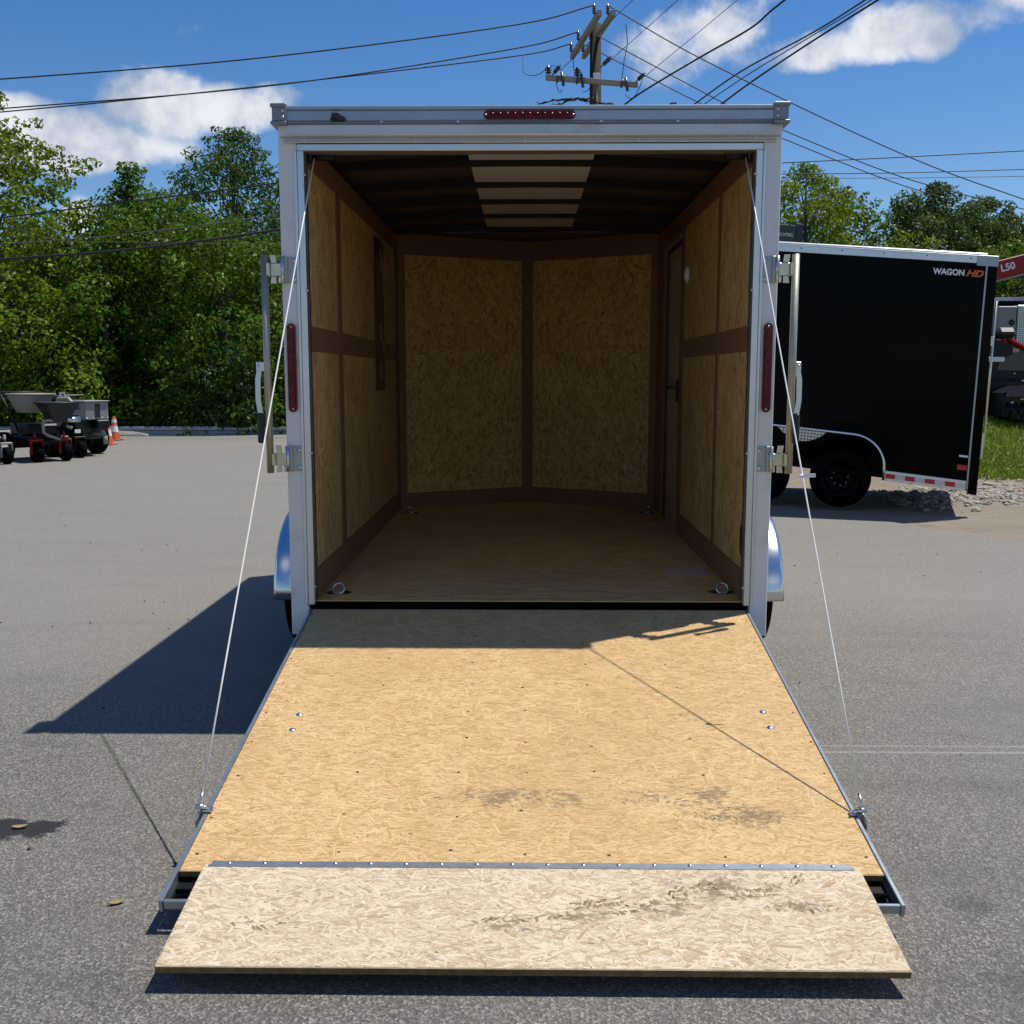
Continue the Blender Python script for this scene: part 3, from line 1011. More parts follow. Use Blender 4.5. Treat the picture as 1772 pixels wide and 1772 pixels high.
# ramp spring tube and cables
for s in (-1, 1):
    MB().tube([(s * .945, .06, 2.393), (s * .84, .06, 2.393)], .017, 12).build('spring_tube', 'black_steel', T)
    MB().lathe([(0, 0), (.028, 0), (.028, .014), (0, .014)], (s * .945 - .007, .06, 2.393), 'x', 16).build('cable_drum', 'black_plastic', T)
    p0 = Vector((s * .928, .052, 2.39))
    p1 = RP(s * .990, 1.595, .022)
    mb = MB().tube([p0.lerp(p1, k / 6) for k in range(7)], .0030, 8)
    cb = mb.build('ramp_cable', 'cable_white', T)
    mb = MB()
    mb.tube([p1 + (p0 - p1).normalized() * .05, p1], .0055, 8)
    mb.tube([p1 + Vector((s * -.012, 0, 0)), p1 + Vector((s * .012, 0, 0))], .008, 8)
    mb.build('cable_clamp', 'zinc_steel', cb)
    if s > 0:
        q = p0.lerp(p1, .58)
        mb = MB().tube([q + Vector((-.012, 0, 0)), q + Vector((.004, 0, .002))], .006, 8)
        mb.box(q.x + .002, q.x + .045, q.y - .004, q.y - .002, q.z - .004, q.z + .010)
        mb.build('cable_tag', 'tag_white', cb)

# fenders and wheels
for s in (-1, 1):
    prof = []
    for k in range(13):
        a = math.pi - (math.pi / 2) * k / 12 * 1.0
        prof.append((1.02 + .48 * math.cos(a), .30 + .03 + .41 * math.sin(a)))
    prof += [(1.45, .74)]
    for k in range(13):
        a = math.pi / 2 - (math.pi / 2) * k / 12
        prof.append((1.88 + .48 * math.cos(a), .33 + .41 * math.sin(a)))
    mb = MB()
    vs, fs = [], []
    xsx = [1.055, 1.27, 1.288, 1.292]
    for (y, z) in prof:
        cy, cz = 1.45, .33
        for i, x in enumerate(xsx):
            dn_ = [0, 0, .006, .03][i]
            dv = Vector((cy - y, cz - z))
            dv = dv.normalized() * dn_ if dv.length > 0 else dv
            vs.append((s * x, y + dv.x, z + dv.y))
    nn = len(xsx)
    for i in range(len(prof) - 1):
        for k in range(nn - 1):
            fs.append((i * nn + k, i * nn + k + 1, (i + 1) * nn + k + 1, (i + 1) * nn + k))
    mb.add(vs, fs, True)
    fo = mb.build('fender', 'polished_aluminium', T)
    sm = fo.modifiers.new('thickness', 'SOLIDIFY')
    sm.thickness = .003
    for yc in (1.0, 1.86):
        xw = s * 1.175
        mb = MB().lathe([(.185, -.09), (.20, -.1), (.27, -.105), (.305, -.095), (.325, -.07), (.33, -.03), (.33, .03), (.325, .07), (.305, .095), (.27, .105), (.20, .1), (.185, .09)],
                        (xw, yc, .33), 'x', 40)
        wh = mb.build('wheel', 'rubber', T)
        mb = MB().lathe([(.0, .035), (.06, .04), (.09, .03), (.15, .045), (.19, .085), (.192, .09), (.185, -.09)], (xw, yc, .33), 'x', 32)
        mb.build('rim', 'mower_grey', wh)
MB().tube([(-1.1, 1.0, .33), (1.1, 1.0, .33)], .035, 12).build('axle', 'black_steel', T)
MB().tube([(-1.1, 1.86, .33), (1.1, 1.86, .33)], .035, 12).build('axle', 'black_steel', T)

# ramp door: steel frame part with board, flap, hinge as its pieces
RL, PL = 2.0, 1.872
mb = MB()
for s in (-1, 1):
    a, b_ = s * .9675, s * .980
    mb.box(min(a, b_), max(a, b_), 0.0, RL, -.034, .002, .002, RM)
mb.box(-.967, .967, RL - .012, RL - .0005, -.026, .000, .002, RM)
ramp = mb.build('ramp_door', 'galvanised', T)
MB().box(-.966, .966, .004, PL, -.018, .0, .0015, RM).build('ramp_board', 'osb_base_ramp', ramp)
strands(ramp, RP(-.966, .004, .0), (1, 0, 0), RP(0, 1, 0) - RP(0, 0, 0), 1.932, PL - .004, 44000, .055, .0055, .35, 'osb_ramp', .35)
e_ = MB().box(-.965, .965, PL + .0005, PL + .0015, -.018, -.0008, 0, RM).build('board_edge', 'osb_edge', ramp)
MB().box(-.966, .966, .05, RL - .017, -.033, -.029, 0, RM).build('ramp_underside', 'black_steel', ramp)
mb = MB()
for s in (-1, 1):
    for k, (h, r) in enumerate(((-.020, .008), (-.018, .007))):
        mb.tube([RM @ Vector((s * .955, RL - .03 - k * .035, h)), RM @ Vector((s * .70, RL - .028 - k * .035, h))], r, 8)
mb.build('seal_tube', 'rubber', ramp)
# screws in the board
mb = MB()
for x in (-.945, -.55, -.22, -.02, .22, .55, .945):
    for sv in np.arange(.12, 1.85, .21):
        xx, ss = x + random.uniform(-.012, .012), sv + random.uniform(-.03, .03)
        if random.random() < .12:
            continue
        r = random.uniform(.0042, .006)
        mb.prism([(xx + r * math.cos(q * 1.0472), ss + r * .8 * math.sin(q * 1.0472)) for q in range(6)], -.001, .0012, 'z', RM)
tag(mb.build('board_screws', 'screw_dark', ramp), kind='stuff')
# tread and shoe marks printed on the boards
def bar(mb_, M, x, y, ang, l_, w_, h_):
    ca_, sa_ = math.cos(ang), math.sin(ang)
    q_ = [(-l_, -w_), (-.3 * l_, -w_ * 1.3), (l_, -w_ * .6), (l_ * .9, w_), (.1 * l_, w_ * .7), (-l_ * .9, w_ * .9)]
    mb_.add([M @ Vector((x + a * ca_ - b * sa_, y + a * sa_ + b * ca_, h_)) for a, b in q_], [tuple(range(6))])


def tread(mb_, M, p0_, p1_, half, n_, keep, sc_=1.):
    for i_ in range(n_):
        f_ = i_ / n_
        x_, y_ = p0_[0] + (p1_[0] - p0_[0]) * f_, p0_[1] + (p1_[1] - p0_[1]) * f_
        th_ = math.atan2(p1_[1] - p0_[1], p1_[0] - p0_[0])
        for sd in (-1, 1):
            for lane in (.3, .9):
                if random.random() > keep * (.4 + math.sin(f_ * 9 + sd * 2 + lane)):
                    continue
                bar(mb_, M, x_ - sd * half * lane * math.sin(th_) + random.gauss(0, .003), y_ + sd * half * lane * math.cos(th_) + random.gauss(0, .003),
                    th_ + sd * .7 + random.gauss(0, .5), random.uniform(.004, .010) * sc_, random.uniform(.0015, .004) * sc_, .00105)


mb = MB()
tread(mb, RM, (.30, 1.50), (.75, 1.64), .04, 42, .5)
tread(mb, RM, (-.35, 1.50), (.12, 1.54), .03, 36, .28)
tread(mb, RM, (-.6, 1.74), (-.2, 1.66), .03, 30, .15)
for i in range(110):
    bar(mb, RM, random.uniform(-.94, .94), random.uniform(.06, 1.80), random.gauss(0, .6), random.uniform(.002, .008), random.uniform(.0008, .0018), .0011)
tag(mb.build('tread_marks', 'mark_brown', ramp), kind='stuff')
for (x, y) in ((-.822, .982), (-.823, 1.093), (.839, .950), (.840, 1.063)):
    MB().lathe([(0, .006), (.006, .0055), (.011, .003), (.013, 0)], (x, y, 0), 'z', 14, M=RM).build('carriage_bolt', 'zinc_steel', ramp)
for s in (-1, 1):
    mb = MB()
    mb.box(min(s * .986, s * .992), max(s * .986, s * .992), 1.57, 1.65, -.03, .02, .002, RM)
    mb.box(min(s * .955, s * .99), max(s * .955, s * .99), 1.575, 1.60, .0045, .010, .002, RM)
    mb.tube([RP(s * .965, 1.59, .012), RP(s * 1.0, 1.59, .022)], .006, 8)
    mb.build('cable_bracket', 'zinc_steel', ramp)
# flap
F0, F1 = Vector((0, -1.866, .1235)), Vector((0, -2.262, .0630))
fd = (F1 - F0)
FL = fd.length
fd.normalize()
fn = Vector((0, fd.z, -fd.y))
FM = Matrix(((1, 0, 0, 0), (0, fd.y, fn.y, F0.y), (0, fd.z, fn.z, F0.z), (0, 0, 0, 1)))
fl = MB().box(-.897, .900, 0, FL, -.019, 0, .0012, FM).build('ramp_flap', 'osb_base_flap', ramp)
strands(ramp, FM @ Vector((-.897, 0, 0)), (1, 0, 0), fd, 1.797, FL, 20000, .050, .0058, .45, 'osb_flap', .3)
MB().box(-.896, .899, FL + .0003, FL + .0012, -.0185, -.0012, 0, FM).build('flap_edge', 'osb_edge', ramp)
mb = MB()
tread(mb, FM, (.06, .20), (.42, .13), .030, 46, .75, 1.1)
tread(mb, FM, (.36, .13), (.74, .07), .035, 46, .75, 1.1)
tread(mb, FM, (-.16, .235), (.06, .215), .008, 16, .7, 1.1)
tread(mb, FM, (-.75, .24), (-.62, .26), .02, 14, .5)
tread(mb, FM, (.62, .17), (.8, .18), .015, 14, .5)
for i in range(60):
    bar(mb, FM, random.uniform(-.86, .86), random.uniform(.03, .38), random.gauss(0, .6), random.uniform(.002, .008), random.uniform(.0008, .0018), .0011)
tag(mb.build('tread_marks', 'mark_brown', ramp), kind='stuff')
# piano hinge
mb = MB().box(-.884, .884, PL - .042, PL - .018, .0008, .0028, 0, RM)
mb.build('hinge_leaf', 'galvanised', ramp)
mb = MB().box(-.884, .884, .004, .014, .0009, .0024, 0, FM)
nk = 53
for i in range(nk):
    x0 = -.884 + 1.768 * i / nk
    mb.tube([RP(x0 + .0008, PL - .010, .006), RP(x0 + 1.768 / nk - .0008, PL - .010, .006)], .0078, 8)
mb.build('hinge_knuckles', 'galvanised', ramp)
for i in range(18):
    x = -.835 + 1.67 * i / 17
    MB().lathe([(0, .0075), (.004, .007), (.007, .0045), (.008, .002)], (x, PL - .031, 0), 'z', 12, M=RM).build('hinge_rivet', 'zinc_steel', ramp)
# tongue and coupler at the nose (behind the box)
mb = MB()
for s in (-1, 1):
    mb.tube([(s * .6, 3.2, .40), (0, 4.9, .40)], .04, 6)
mb.box(-.05, .05, 4.85, 5.15, .38, .46, .01)
mb.tube([(0, 4.6, .02), (0, 4.6, .85)], .03, 10)
mb.lathe([(0, 0), (.08, 0), (.08, .02), (0, .02)], (0, 4.6, 0), 'z', 16)
mb.build('tongue', 'black_steel', T)

# loose sheet on the trailer floor
ps = MB().prism([(.70, .60), (.915, .58), (.93, .80), (.70, .82)], FZ + .001, FZ + .0018, 'z').build('floor_sheet', 'paper')
tag(ps, 'faint printed sheet lying on the trailer floor by the right wall', 'sheet')

# ------------------------------------------------------------------ black cargo trailer
YAWB, TIL = R(20), R(5.8)
ex = Vector((math.cos(YAWB) * math.cos(TIL), -math.sin(YAWB) * math.cos(TIL), -math.sin(TIL)))
ey = Vector((math.sin(YAWB), math.cos(YAWB), 0))
ez = ex.cross(ey)
BO = Vector((4.595, 6.175, .257))
BM = Matrix(((ex.x, ey.x, ez.x, 0), (ex.y, ey.y, ez.y, 0), (ex.z, ey.z, ez.z, 0), (0, 0, 0, 1)))
K = thing('cargo_trailer', 'glossy black cargo trailer with reflective tape and silver top rail', 'trailer', BO, BM.to_euler())
BI = (Matrix.Translation(BO) @ BM).inverted()
hub = BI @ Vector((3.394, 6.60, .345))
BL, BW, BH = 5.6, 2.4, 2.385
hx, hz = hub.x, hub.z
# near side skin with a wheel opening
ar = .47
arch = [(-BL, 0.), (-BL, BH), (0, BH), (0, 0.0)]
x_r, x_f = hx + .445, hx - .86 - .445
open_ = [(x_r, 0.0)]
for k in range(0, 11):
    a = (math.pi / 2) * k / 10
    open_.append((hx + .12 + .325 * math.cos(a), .13 + .32 * math.sin(a)))
for k in range(0, 11):
    a = math.pi / 2 + (math.pi / 2) * k / 10
    open_.append((hx - .98 + .325 * math.cos(a), .13 + .32 * math.sin(a)))
open_.append((x_f, 0.0))
mb = MB().prism(arch + open_, 0, .03, 'y')
mb.build('side_wall', 'black_gloss', K)
mb = MB().box(-BL, 0, BW - .03, BW, 0, BH)
mb.box(-BL, -BL + .03, .03, BW - .03, 0, BH)
mb.box(-BL, 0, .03, BW - .03, .02, .06)
mb.build('box_shell', 'black_gloss', K)
MB().box(-BL, 0, .0, BW, BH, BH + .03, .01).build('roof', 'mill_aluminium', K)
MB().box(-.02, .0, .03, BW - .03, .06, BH).build('rear_door', 'black_gloss', K)
mb = MB().box(x_f - .1, x_r + .1, .30, .33, .06, .60)
mb.build('wheel_well', 'black_gloss', K)
mb = MB().box(-BL, -.10, -.014, -.0005, BH - .075, BH - .001, .003)
mb.box(-BL, -.10, -.022, -.0005, BH - .008, BH + .004, .002)
mb.build('top_rail', 'mill_aluminium', K)
mb = MB()
for i in range(13):
    mb.lathe([(0, -.004), (.007, -.003), (.008, 0)], (-.16 - i * .42, -.014, BH - .03), 'y', 8)
mb.build('rail_rivets', 'black_steel', K)
MB().box(-.10, .10, -.02, .15, BH - .10, BH + .006, .004).build('corner_cap', 'galvanised', K)
MB().box(-.012, .004, -.012, .02, 0.02, BH - .10).build('corner_strip', 'galvanised', K)
MB().box(.004, .095, -.006, .12, -.03, BH - .10, .004).build('rear_post', 'black_gloss', K)
mb = MB().tube([(.115, -.005, .45), (.115, -.005, 1.95)], .012, 8)
mb.box(.095, .118, -.02, .02, .35, .62, .003)
mb.box(.095, .125, -.02, .02, 1.5, 1.6, .003)
mb.build('lock_bar', 'zinc_yellow', K)
# lower rail with reflective tape
lr = MB().box(x_r + .004, -.016, -.012, -.0005, .0, .105, .002).build('lower_rail', 'mill_aluminium', K)
L0, L1 = x_r + .02, -.02
n = 8
for i in range(n):
    a = L0 + (L1 - L0) * i / n
    MB().box(a, a + (L1 - L0) / n * .985, -.0145, -.0122, .025, .075).build('reflective_tape', 'tape_red' if i % 2 == 0 else 'tape_white', lr)
MB().box(-.115, -.02, -.014, -.0005, .21, .265, .003).build('side_marker', 'tape_red', K)
mb = MB().box(-.105, -.018, -.003, -.0005, .345, .365)
mb.build('side_badge', 'letter_white', K)
# fender trim arch
mb = MB()
arc = [Vector((p[0], -.006, p[1])) for p in open_]
mb.tube(arc, .016, 6)
mb.build('fender_trim', 'polished_aluminium', K)
pl = [(hx - .43 - .26, .438), (hx - .43 + .26, .438)]
for k in range(0, 13):
    a = k / 12
    xx = hx - .43 + .26 - .52 * a
    pl.append((xx, .438 - .125 * math.sin(math.pi * a) ** .8))
MB().prism(pl, -.004, .012, 'y').build('tread_plate', 'diamond_plate', K)
for i, dx in enumerate((0, -.86)):
    zc = hz if i == 0 else hz - .075
    cc = (hx + dx, .13, zc)
    mb = MB().lathe([(.19, -.09), (.2, -.10), (.27, -.105), (.305, -.095), (.322, -.06), (.325, 0), (.322, .06), (.305, .095), (.27, .105), (.19, .1)], cc, 'y', 40)
    wh = mb.build('wheel', 'rubber', K)
    mb = MB().lathe([(0, -.035), (.05, -.04), (.055, -.02), (.12, -.02), (.145, -.035), (.165, -.06), (.19, -.092), (.197, -.088), (.19, .05)], cc, 'y', 32)
    rm = mb.build('rim', 'black_gloss', wh)
    for k in range(8):
        a = k / 8 * 2 * math.pi + .2
        mb = MB().lathe([(0, -.052), (.008, -.05), (.011, -.04), (.011, -.015)], (cc[0] + .085 * math.cos(a), cc[1], cc[2] + .085 * math.sin(a)), 'y', 8)
        mb.build('lug_nut', 'zinc_steel', wh)
# lettering on the near side (reads left to right towards the rear)
TMt = Matrix.Translation((-.505, -.0012, BH - .205)) @ Matrix.Rotation(math.pi / 2, 4, 'X')
text_mesh('WAGON', .082, 'letter_white', K, TMt, sx=.90, offset=.0028)
TMt = Matrix.Translation((-.195, -.0012, BH - .207)) @ Matrix.Rotation(math.pi / 2, 4, 'X')
text_mesh('HD', .088, 'letter_orange', K, TMt, sx=1.2, shear=.35, offset=.003)
mb = MB()
mb.tube([(-BL, .4, -.02), (-BL - 1.1, BW / 2, -.02)], .04, 6)
mb.tube([(-BL, BW - .4, -.02), (-BL - 1.1, BW / 2, -.02)], .04, 6)
mb.build('tongue', 'black_steel', K)
jb = BI @ Vector((0, 0, 0))
# jack down to the ground
pj = Matrix.Translation(BO) @ BM @ Vector((-BL - .9, BW / 2, 0))
mb = MB().tube([BI @ Vector((pj.x, pj.y, -.005)), BI @ Vector((pj.x, pj.y, pj.z + .5))], .035, 10)
mb.build('tongue_jack', 'black_steel', K)

# the box leans with the slope it stands on
for ch in K.children:
    if ch.name.split('.')[0] in ('wheel', 'tongue', 'tongue_jack'):
        continue
    for ob_ in [ch] + list(ch.children):
        ob_.data.transform(Matrix(((1, 0, -.072, 0), (0, 1, 0, 0), (0, 0, 1, 0), (0, 0, 0, 1))))

# ------------------------------------------------------------------ stone strip, hillside grass
mb = MB()
ico = bmesh.new()
bmesh.ops.create_icosphere(ico, subdivisions=1, radius=1.)
iv = [v.co.copy() for v in ico.verts]
ifc = [[v.index for v in f.verts] for f in ico.faces]
ico.free()
for i in range(2600):
    tt = random.random()
    c0 = Vector((4.3, 8.05)).lerp(Vector((9.5, 9.75)), tt)
    off = random.gauss(-.1, .45)
    x, y = c0.x + random.uniform(-.1, .1), c0.y + off - .2
    r = random.choice([.014, .018, .022, .028, .036, .05]) * random.uniform(.7, 1.2)
    z = hill(x, y)
    E_ = Euler((random.random() * 6, random.random() * 6, random.random() * 6)).to_matrix()
    S = Vector((random.uniform(.8, 1.5), random.uniform(.7, 1.2), random.uniform(.5, .8))) * r
    vs = []
    for v in iv:
        q = E_ @ (Vector(v) * random.uniform(.78, 1.15))
        vs.append((x + q.x * S.x, y + q.y * S.y, z + q.z * S.z + r * .2))
    mb.add(vs, ifc)
o = mb.build('rubble_stones', 'stone')
tag(o, 'strip of pale broken stones at the foot of the grass bank', 'stones', kind='stuff')


def blades(n, region, hgt, name, matn, label, w=.012):
    x0, x1, y0, y1 = region
    V = np.zeros((n * 3, 3), np.float32)
    px = rng.uniform(x0, x1, n)
    py = rng.uniform(y0, y1, n)
    th = rng.uniform(0, 2 * np.pi, n)
    h = hgt * rng.uniform(.5, 1.2, n)
    pz = np.array([hill(a, b__) for a, b__ in zip(px, py)])
    ok = pz > .05
    ww = w * rng.uniform(.7, 1.3, n)
    V[0::3] = np.stack([px - ww * np.cos(th), py - ww * np.sin(th), pz - .01], 1)
    V[1::3] = np.stack([px + ww * np.cos(th), py + ww * np.sin(th), pz - .01], 1)
    lean = rng.normal(0, .45, (n, 2))
    V[2::3] = np.stack([px + lean[:, 0] * h, py + lean[:, 1] * h, pz + h], 1)
    V = V.reshape(n, 3, 3)[ok].reshape(-1, 3)
    return raw_tris(V, name, matn, label)


def raw_tris(V, name, matn, label):
    o_ = link(name, raw_mesh(V, 3, name), matn)
    return tag(o_, label, 'grass', kind='stuff')


blades(60000, (4.6, 11.5, 9.1, 16.0), .075, 'grass', 'grass_blade', 'short sunlit grass on the bank behind the black trailer')

# ------------------------------------------------------------------ trees
def leaf_cloud(cent, rad, n_per, size, up=.35, flat=.75):
    """cent (k,3), rad (k,) -> quads as (n*4,3)"""
    k = len(cent)
    out = []
    for i in range(k):
        n_ = max(8, int(n_per * (rad[i] / .5) ** 2))
        d = rng.normal(0, 1, (n_, 3))
        d /= np.linalg.norm(d, axis=1)[:, None]
        rr = rad[i] * rng.uniform(.35, 1.08, n_) ** .6
        p = cent[i] + d * rr[:, None] * np.array([1, 1, flat])
        nrm = d * .7 + rng.normal(0, .55, (n_, 3)) + np.array([0, 0, up])
        nrm /= np.linalg.norm(nrm, axis=1)[:, None]
        a = np.cross(nrm, rng.normal(0, 1, (n_, 3)))
        a /= np.linalg.norm(a, axis=1)[:, None]
        b2 = np.cross(nrm, a)
        s_ = size * rng.uniform(.6, 1.3, n_)[:, None]
        tip = p + a * s_ - np.array([0, 0, .25]) * s_
        base = p - a * s_ * .7
        fold = nrm * s_ * .15
        out.append(np.stack([base, p + b2 * s_ * .5 + fold, tip, p - b2 * s_ * .5 + fold], 1).reshape(-1, 3))
    return np.concatenate(out)


def make_tree(name, label, x, y, H, Rw, leaf, size=.1, n_per=80, nclump=70, base=.15, shape='round', group=None, lobes=0, seed=0, cat='tree', crad=.55, flat=.75):
    global rng
    rng = np.random.default_rng(seed + 11)
    rd = random.Random(seed + 5)
    z0 = hill(x, y) - .02
    Tn = thing(name, label, cat, (x, y, z0), None, group)
    cents, rads = [], []
    mb_ = MB()
    lean = Vector((rd.uniform(-.04, .04), rd.uniform(-.04, .04), 1))
    tp = [lean * (H * .92 * q / 6) + Vector((rd.uniform(-.06, .06), rd.uniform(-.06, .06), 0)) * (q > 0) for q in range(7)]
    r0 = .020 * H + .03
    mb_.tube(tp, [r0 * (1 - .88 * q / 6) for q in range(7)], 8)
    for i in range(nclump):
        f = (i + rd.random()) / nclump
        zz = base + (1 - base) * f
        if shape == 'round':
            env = math.sin(math.pi * min(1, (.10 + .90 * zz)) ** 1.15) ** .75
        elif shape == 'cone':
            env = max(.10, (1 - zz) ** .8) * (1.0 if zz > base + .1 else .8)
        else:      # broad
            env = max(.12, (1 - zz ** 3.2)) ** .6
        a = i * 2.39996 + rd.uniform(-.5, .5)
        rr = Rw * env * (rd.uniform(.35, 1.05) ** .6)
        if lobes:
            rr *= 1 + .25 * math.sin(lobes * a + zz * 9)
        c_ = Vector((rr * math.cos(a), rr * math.sin(a), H * zz)) + lean * 0
        cr = crad * rd.uniform(.6, 1.25) * (.55 if zz > .9 else 1.)
        c_.z = min(c_.z, H - cr * .5)
        cents.append(tuple(c_))
        rads.append(cr)
        if i % 3 == 0 and zz > .12:
            st = tp[0].lerp(tp[-1], max(.06, min(.92, zz - .12 * rd.random() - .05)))
            mid_ = st.lerp(c_, .55) + Vector((0, 0, .12 * rr))
            mb_.tube([st, mid_, c_], [.012 * H * .35 + .012, .02, .008], 5, False)
        # sprigs that break the outline
        if rd.random() < .5:
            out = Vector((math.cos(a), math.sin(a), rd.uniform(-.1, .7))).normalized()
            cents.append(tuple(c_ + out * cr * 1.05))
            rads.append(cr * .42)
    V = leaf_cloud(np.array(cents), np.array(rads), n_per, size, flat=flat)
    link('crown', raw_mesh(V, 4, 'crown'), leaf, Tn)
    mb_.build('trunk', 'bark', Tn)
    return Tn


def px_x(px, Y):
    return at(px, 640, Y).x


TG = 'trees of the wood behind the guard rail'
make_tree('maple_tree', 'tall yellow-green maple with layered branches beside the parked mowers', px_x(-15, 24), 24, 9.6, 3.1, 'leaf_maple', 0.086, 116, 110, .12, 'round', None, 3, 1, crad=.62, flat=.5)
make_tree('maple_tree', 'slim dark pointed tree rising above the mowers in the wood', px_x(238, 26.5), 26.5, 8.05, 2.0, 'leaf_mid', 0.082, 116, 85, .25, 'cone', None, 0, 2, crad=.55)
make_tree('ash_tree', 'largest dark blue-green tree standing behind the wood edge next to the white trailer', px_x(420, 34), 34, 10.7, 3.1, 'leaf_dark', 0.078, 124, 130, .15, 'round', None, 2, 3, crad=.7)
make_tree('maple_tree', 'bright green bushy tree hanging over the guard rail near the white trailer', px_x(390, 23.6), 23.6, 6.1, 2.2, 'leaf_mid', 0.082, 124, 85, .06, 'broad', None, 3, 4, crad=.55)
make_tree('maple_tree', 'mid green tree in the wood directly above the traffic cones', px_x(185, 24.3), 24.3, 6.6, 2.0, 'leaf_mid', 0.082, 116, 75, .30, 'broad', None, 2, 5)
make_tree('maple_tree', 'rounded green tree between the slim pointed tree and the dark tree', px_x(300, 25.2), 25.2, 7.0, 2.2, 'leaf_mid', 0.082, 116, 80, .32, 'broad', None, 3, 6)
make_tree('maple_tree', 'yellowish low tree leaning over the mowers', px_x(70, 22.8), 22.8, 5.6, 2.0, 'leaf_maple', 0.086, 116, 65, .1, 'broad', None, 2, 7)
make_tree('maple_tree', 'green tree at the wood edge half hidden by the white trailer', px_x(500, 23.5), 23.5, 5.4, 1.9, 'leaf_mid', 0.082, 116, 70, .05, 'broad', None, 2, 8)
# deeper rows that close the wood; look-alikes share label and group
for i, (px, Y, Hh, Rr) in enumerate([(-120, 29, 7.5, 2.6), (40, 30, 7.0, 2.6), (130, 32, 6.6, 2.7), (230, 31, 7.2, 2.5), (330, 31, 7.4, 2.6), (480, 30, 7.6, 2.6), (580, 28, 7.0, 2.6), (-230, 25, 8.0, 2.8)]):
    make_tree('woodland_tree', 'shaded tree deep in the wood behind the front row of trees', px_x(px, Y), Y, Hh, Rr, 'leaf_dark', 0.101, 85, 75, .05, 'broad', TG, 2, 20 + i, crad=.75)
for i, (px, Y, Hh, Rr, lab) in enumerate([(-50, 22.4, 2.6, 1.3, 'leafy shrub half cut off beside the zero-turn mower'), (45, 22.3, 2.0, 1.1, 'low leafy shrub behind the beige hopper'),
                                   (365, 22.5, 2.6, 1.1, 'tall leafy shrub at the right end of the dark gap in the wood'), (425, 22.0, 2.9, 1.2, 'full leafy shrub over the guard rail'),
                                   (478, 21.9, 2.4, 1.0, 'leafy shrub behind the guard rail touching the trailer edge'), 
                                   (150, 23.4, 1.6, 1.2, 'shaded low shrub behind the grey steel box'), (255, 23.6, 1.5, 1.3, 'shaded low shrub in the dark gap of the wood')]):
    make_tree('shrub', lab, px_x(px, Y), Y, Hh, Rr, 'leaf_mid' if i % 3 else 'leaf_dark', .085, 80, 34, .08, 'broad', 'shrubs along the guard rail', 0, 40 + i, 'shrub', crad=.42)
# right-hand trees
make_tree('locust_tree', 'yellow-green tree rising behind the dark lettered sign', px_x(1385, 38), 38, 8.6, 2.5, 'leaf_yellow', 0.094, 108, 100, .1, 'round', None, 3, 60, crad=.6)
make_tree('locust_tree', 'feathery mid green tree beside the yellow-green tree', px_x(1450, 41), 41, 8.2, 2.0, 'leaf_mid', 0.094, 100, 80, .2, 'round', None, 2, 61, crad=.6)
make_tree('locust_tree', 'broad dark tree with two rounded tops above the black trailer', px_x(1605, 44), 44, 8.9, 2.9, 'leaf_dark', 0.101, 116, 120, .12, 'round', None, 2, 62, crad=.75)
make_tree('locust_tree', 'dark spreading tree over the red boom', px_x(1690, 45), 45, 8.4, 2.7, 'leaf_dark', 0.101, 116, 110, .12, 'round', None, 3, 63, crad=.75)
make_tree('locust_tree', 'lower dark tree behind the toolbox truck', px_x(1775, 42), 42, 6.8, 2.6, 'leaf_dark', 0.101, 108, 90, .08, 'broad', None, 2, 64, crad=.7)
make_tree('locust_tree', 'bright low tree in front of the broad dark tree', px_x(1560, 36), 36, 5.7, 1.9, 'leaf_yellow', 0.086, 108, 60, .08, 'broad', None, 2, 65, crad=.5)
for i, (px, Y, Hh, Rr) in enumerate([(1500, 40, 5.6, 2.2), (1660, 34, 4.6, 2.0), (1740, 33, 4.9, 2.0), (1830, 34, 5.2, 2.3), (1330, 40, 7.2, 2.2), (1900, 42, 7, 2.5), (1250, 42, 7, 2.5)]):
    make_tree('woodland_tree', 'low green tree filling the tree line beyond the grass bank', px_x(px, Y), Y, Hh, Rr, 'leaf_mid', 0.101, 93, 55, .05, 'broad', 'tree line beyond the bank', 2, 70 + i, crad=.65)

# ------------------------------------------------------------------ guard rail, curb, cones
G = thing('guard_rail', 'galvanised steel guard rail along the wooded edge of the lot', 'guard rail', (-9, 21.2, 0))
a0, a1 = Vector((-22, 21.45, 0)), Vector((0.5, 21.05, 0))
def gz(yv): return 0
zt = at(350, 738, 21.25).z
prof = [(0, 0), (.03, -.03), (.03, -.09), (.0, -.12), (-.0, -.16), (.03, -.19), (.03, -.26), (0, -.29)]
vs = []
for q in (a0, a1):
    for (d_, z) in prof:
        vs.append((q.x + 9, q.y - 21.2 - d_, zt + z))
n = len(prof)
o = MB().add(vs, [(i, i + 1, n + i + 1, n + i) for i in range(n - 1)]).build('rail_beam', 'galvanised', G)
sm = o.modifiers.new('thickness', 'SOLIDIFY')
sm.thickness = .004
for k in range(12):
    q = a0.lerp(a1, (k + .5) / 12)
    MB().box(q.x + 9 - .04, q.x + 9 + .04, q.y - 21.2 + .01, q.y - 21.2 + .12, -.6, zt - .02).build('post', 'galvanised', G)
cs = MB()
cp = [(-14, 20.35), (-11.2, 20.05), (-10.3, 19.95), (-9.5, 20.1), (-9.15, 20.25)]
cs.tube([(x, y, .0 + .02 * math.sin(x * 3)) for (x, y) in [(Vector(cp[0]).lerp(Vector(cp[1]), k / 8)) for k in range(8)] + cp[1:]], [.13] * 8 + [.14, .14, .11, .05], 8)
o = cs.build('curb', 'curb_stone')
tag(o, 'short worn stone curb end beside the traffic cones', 'curb')
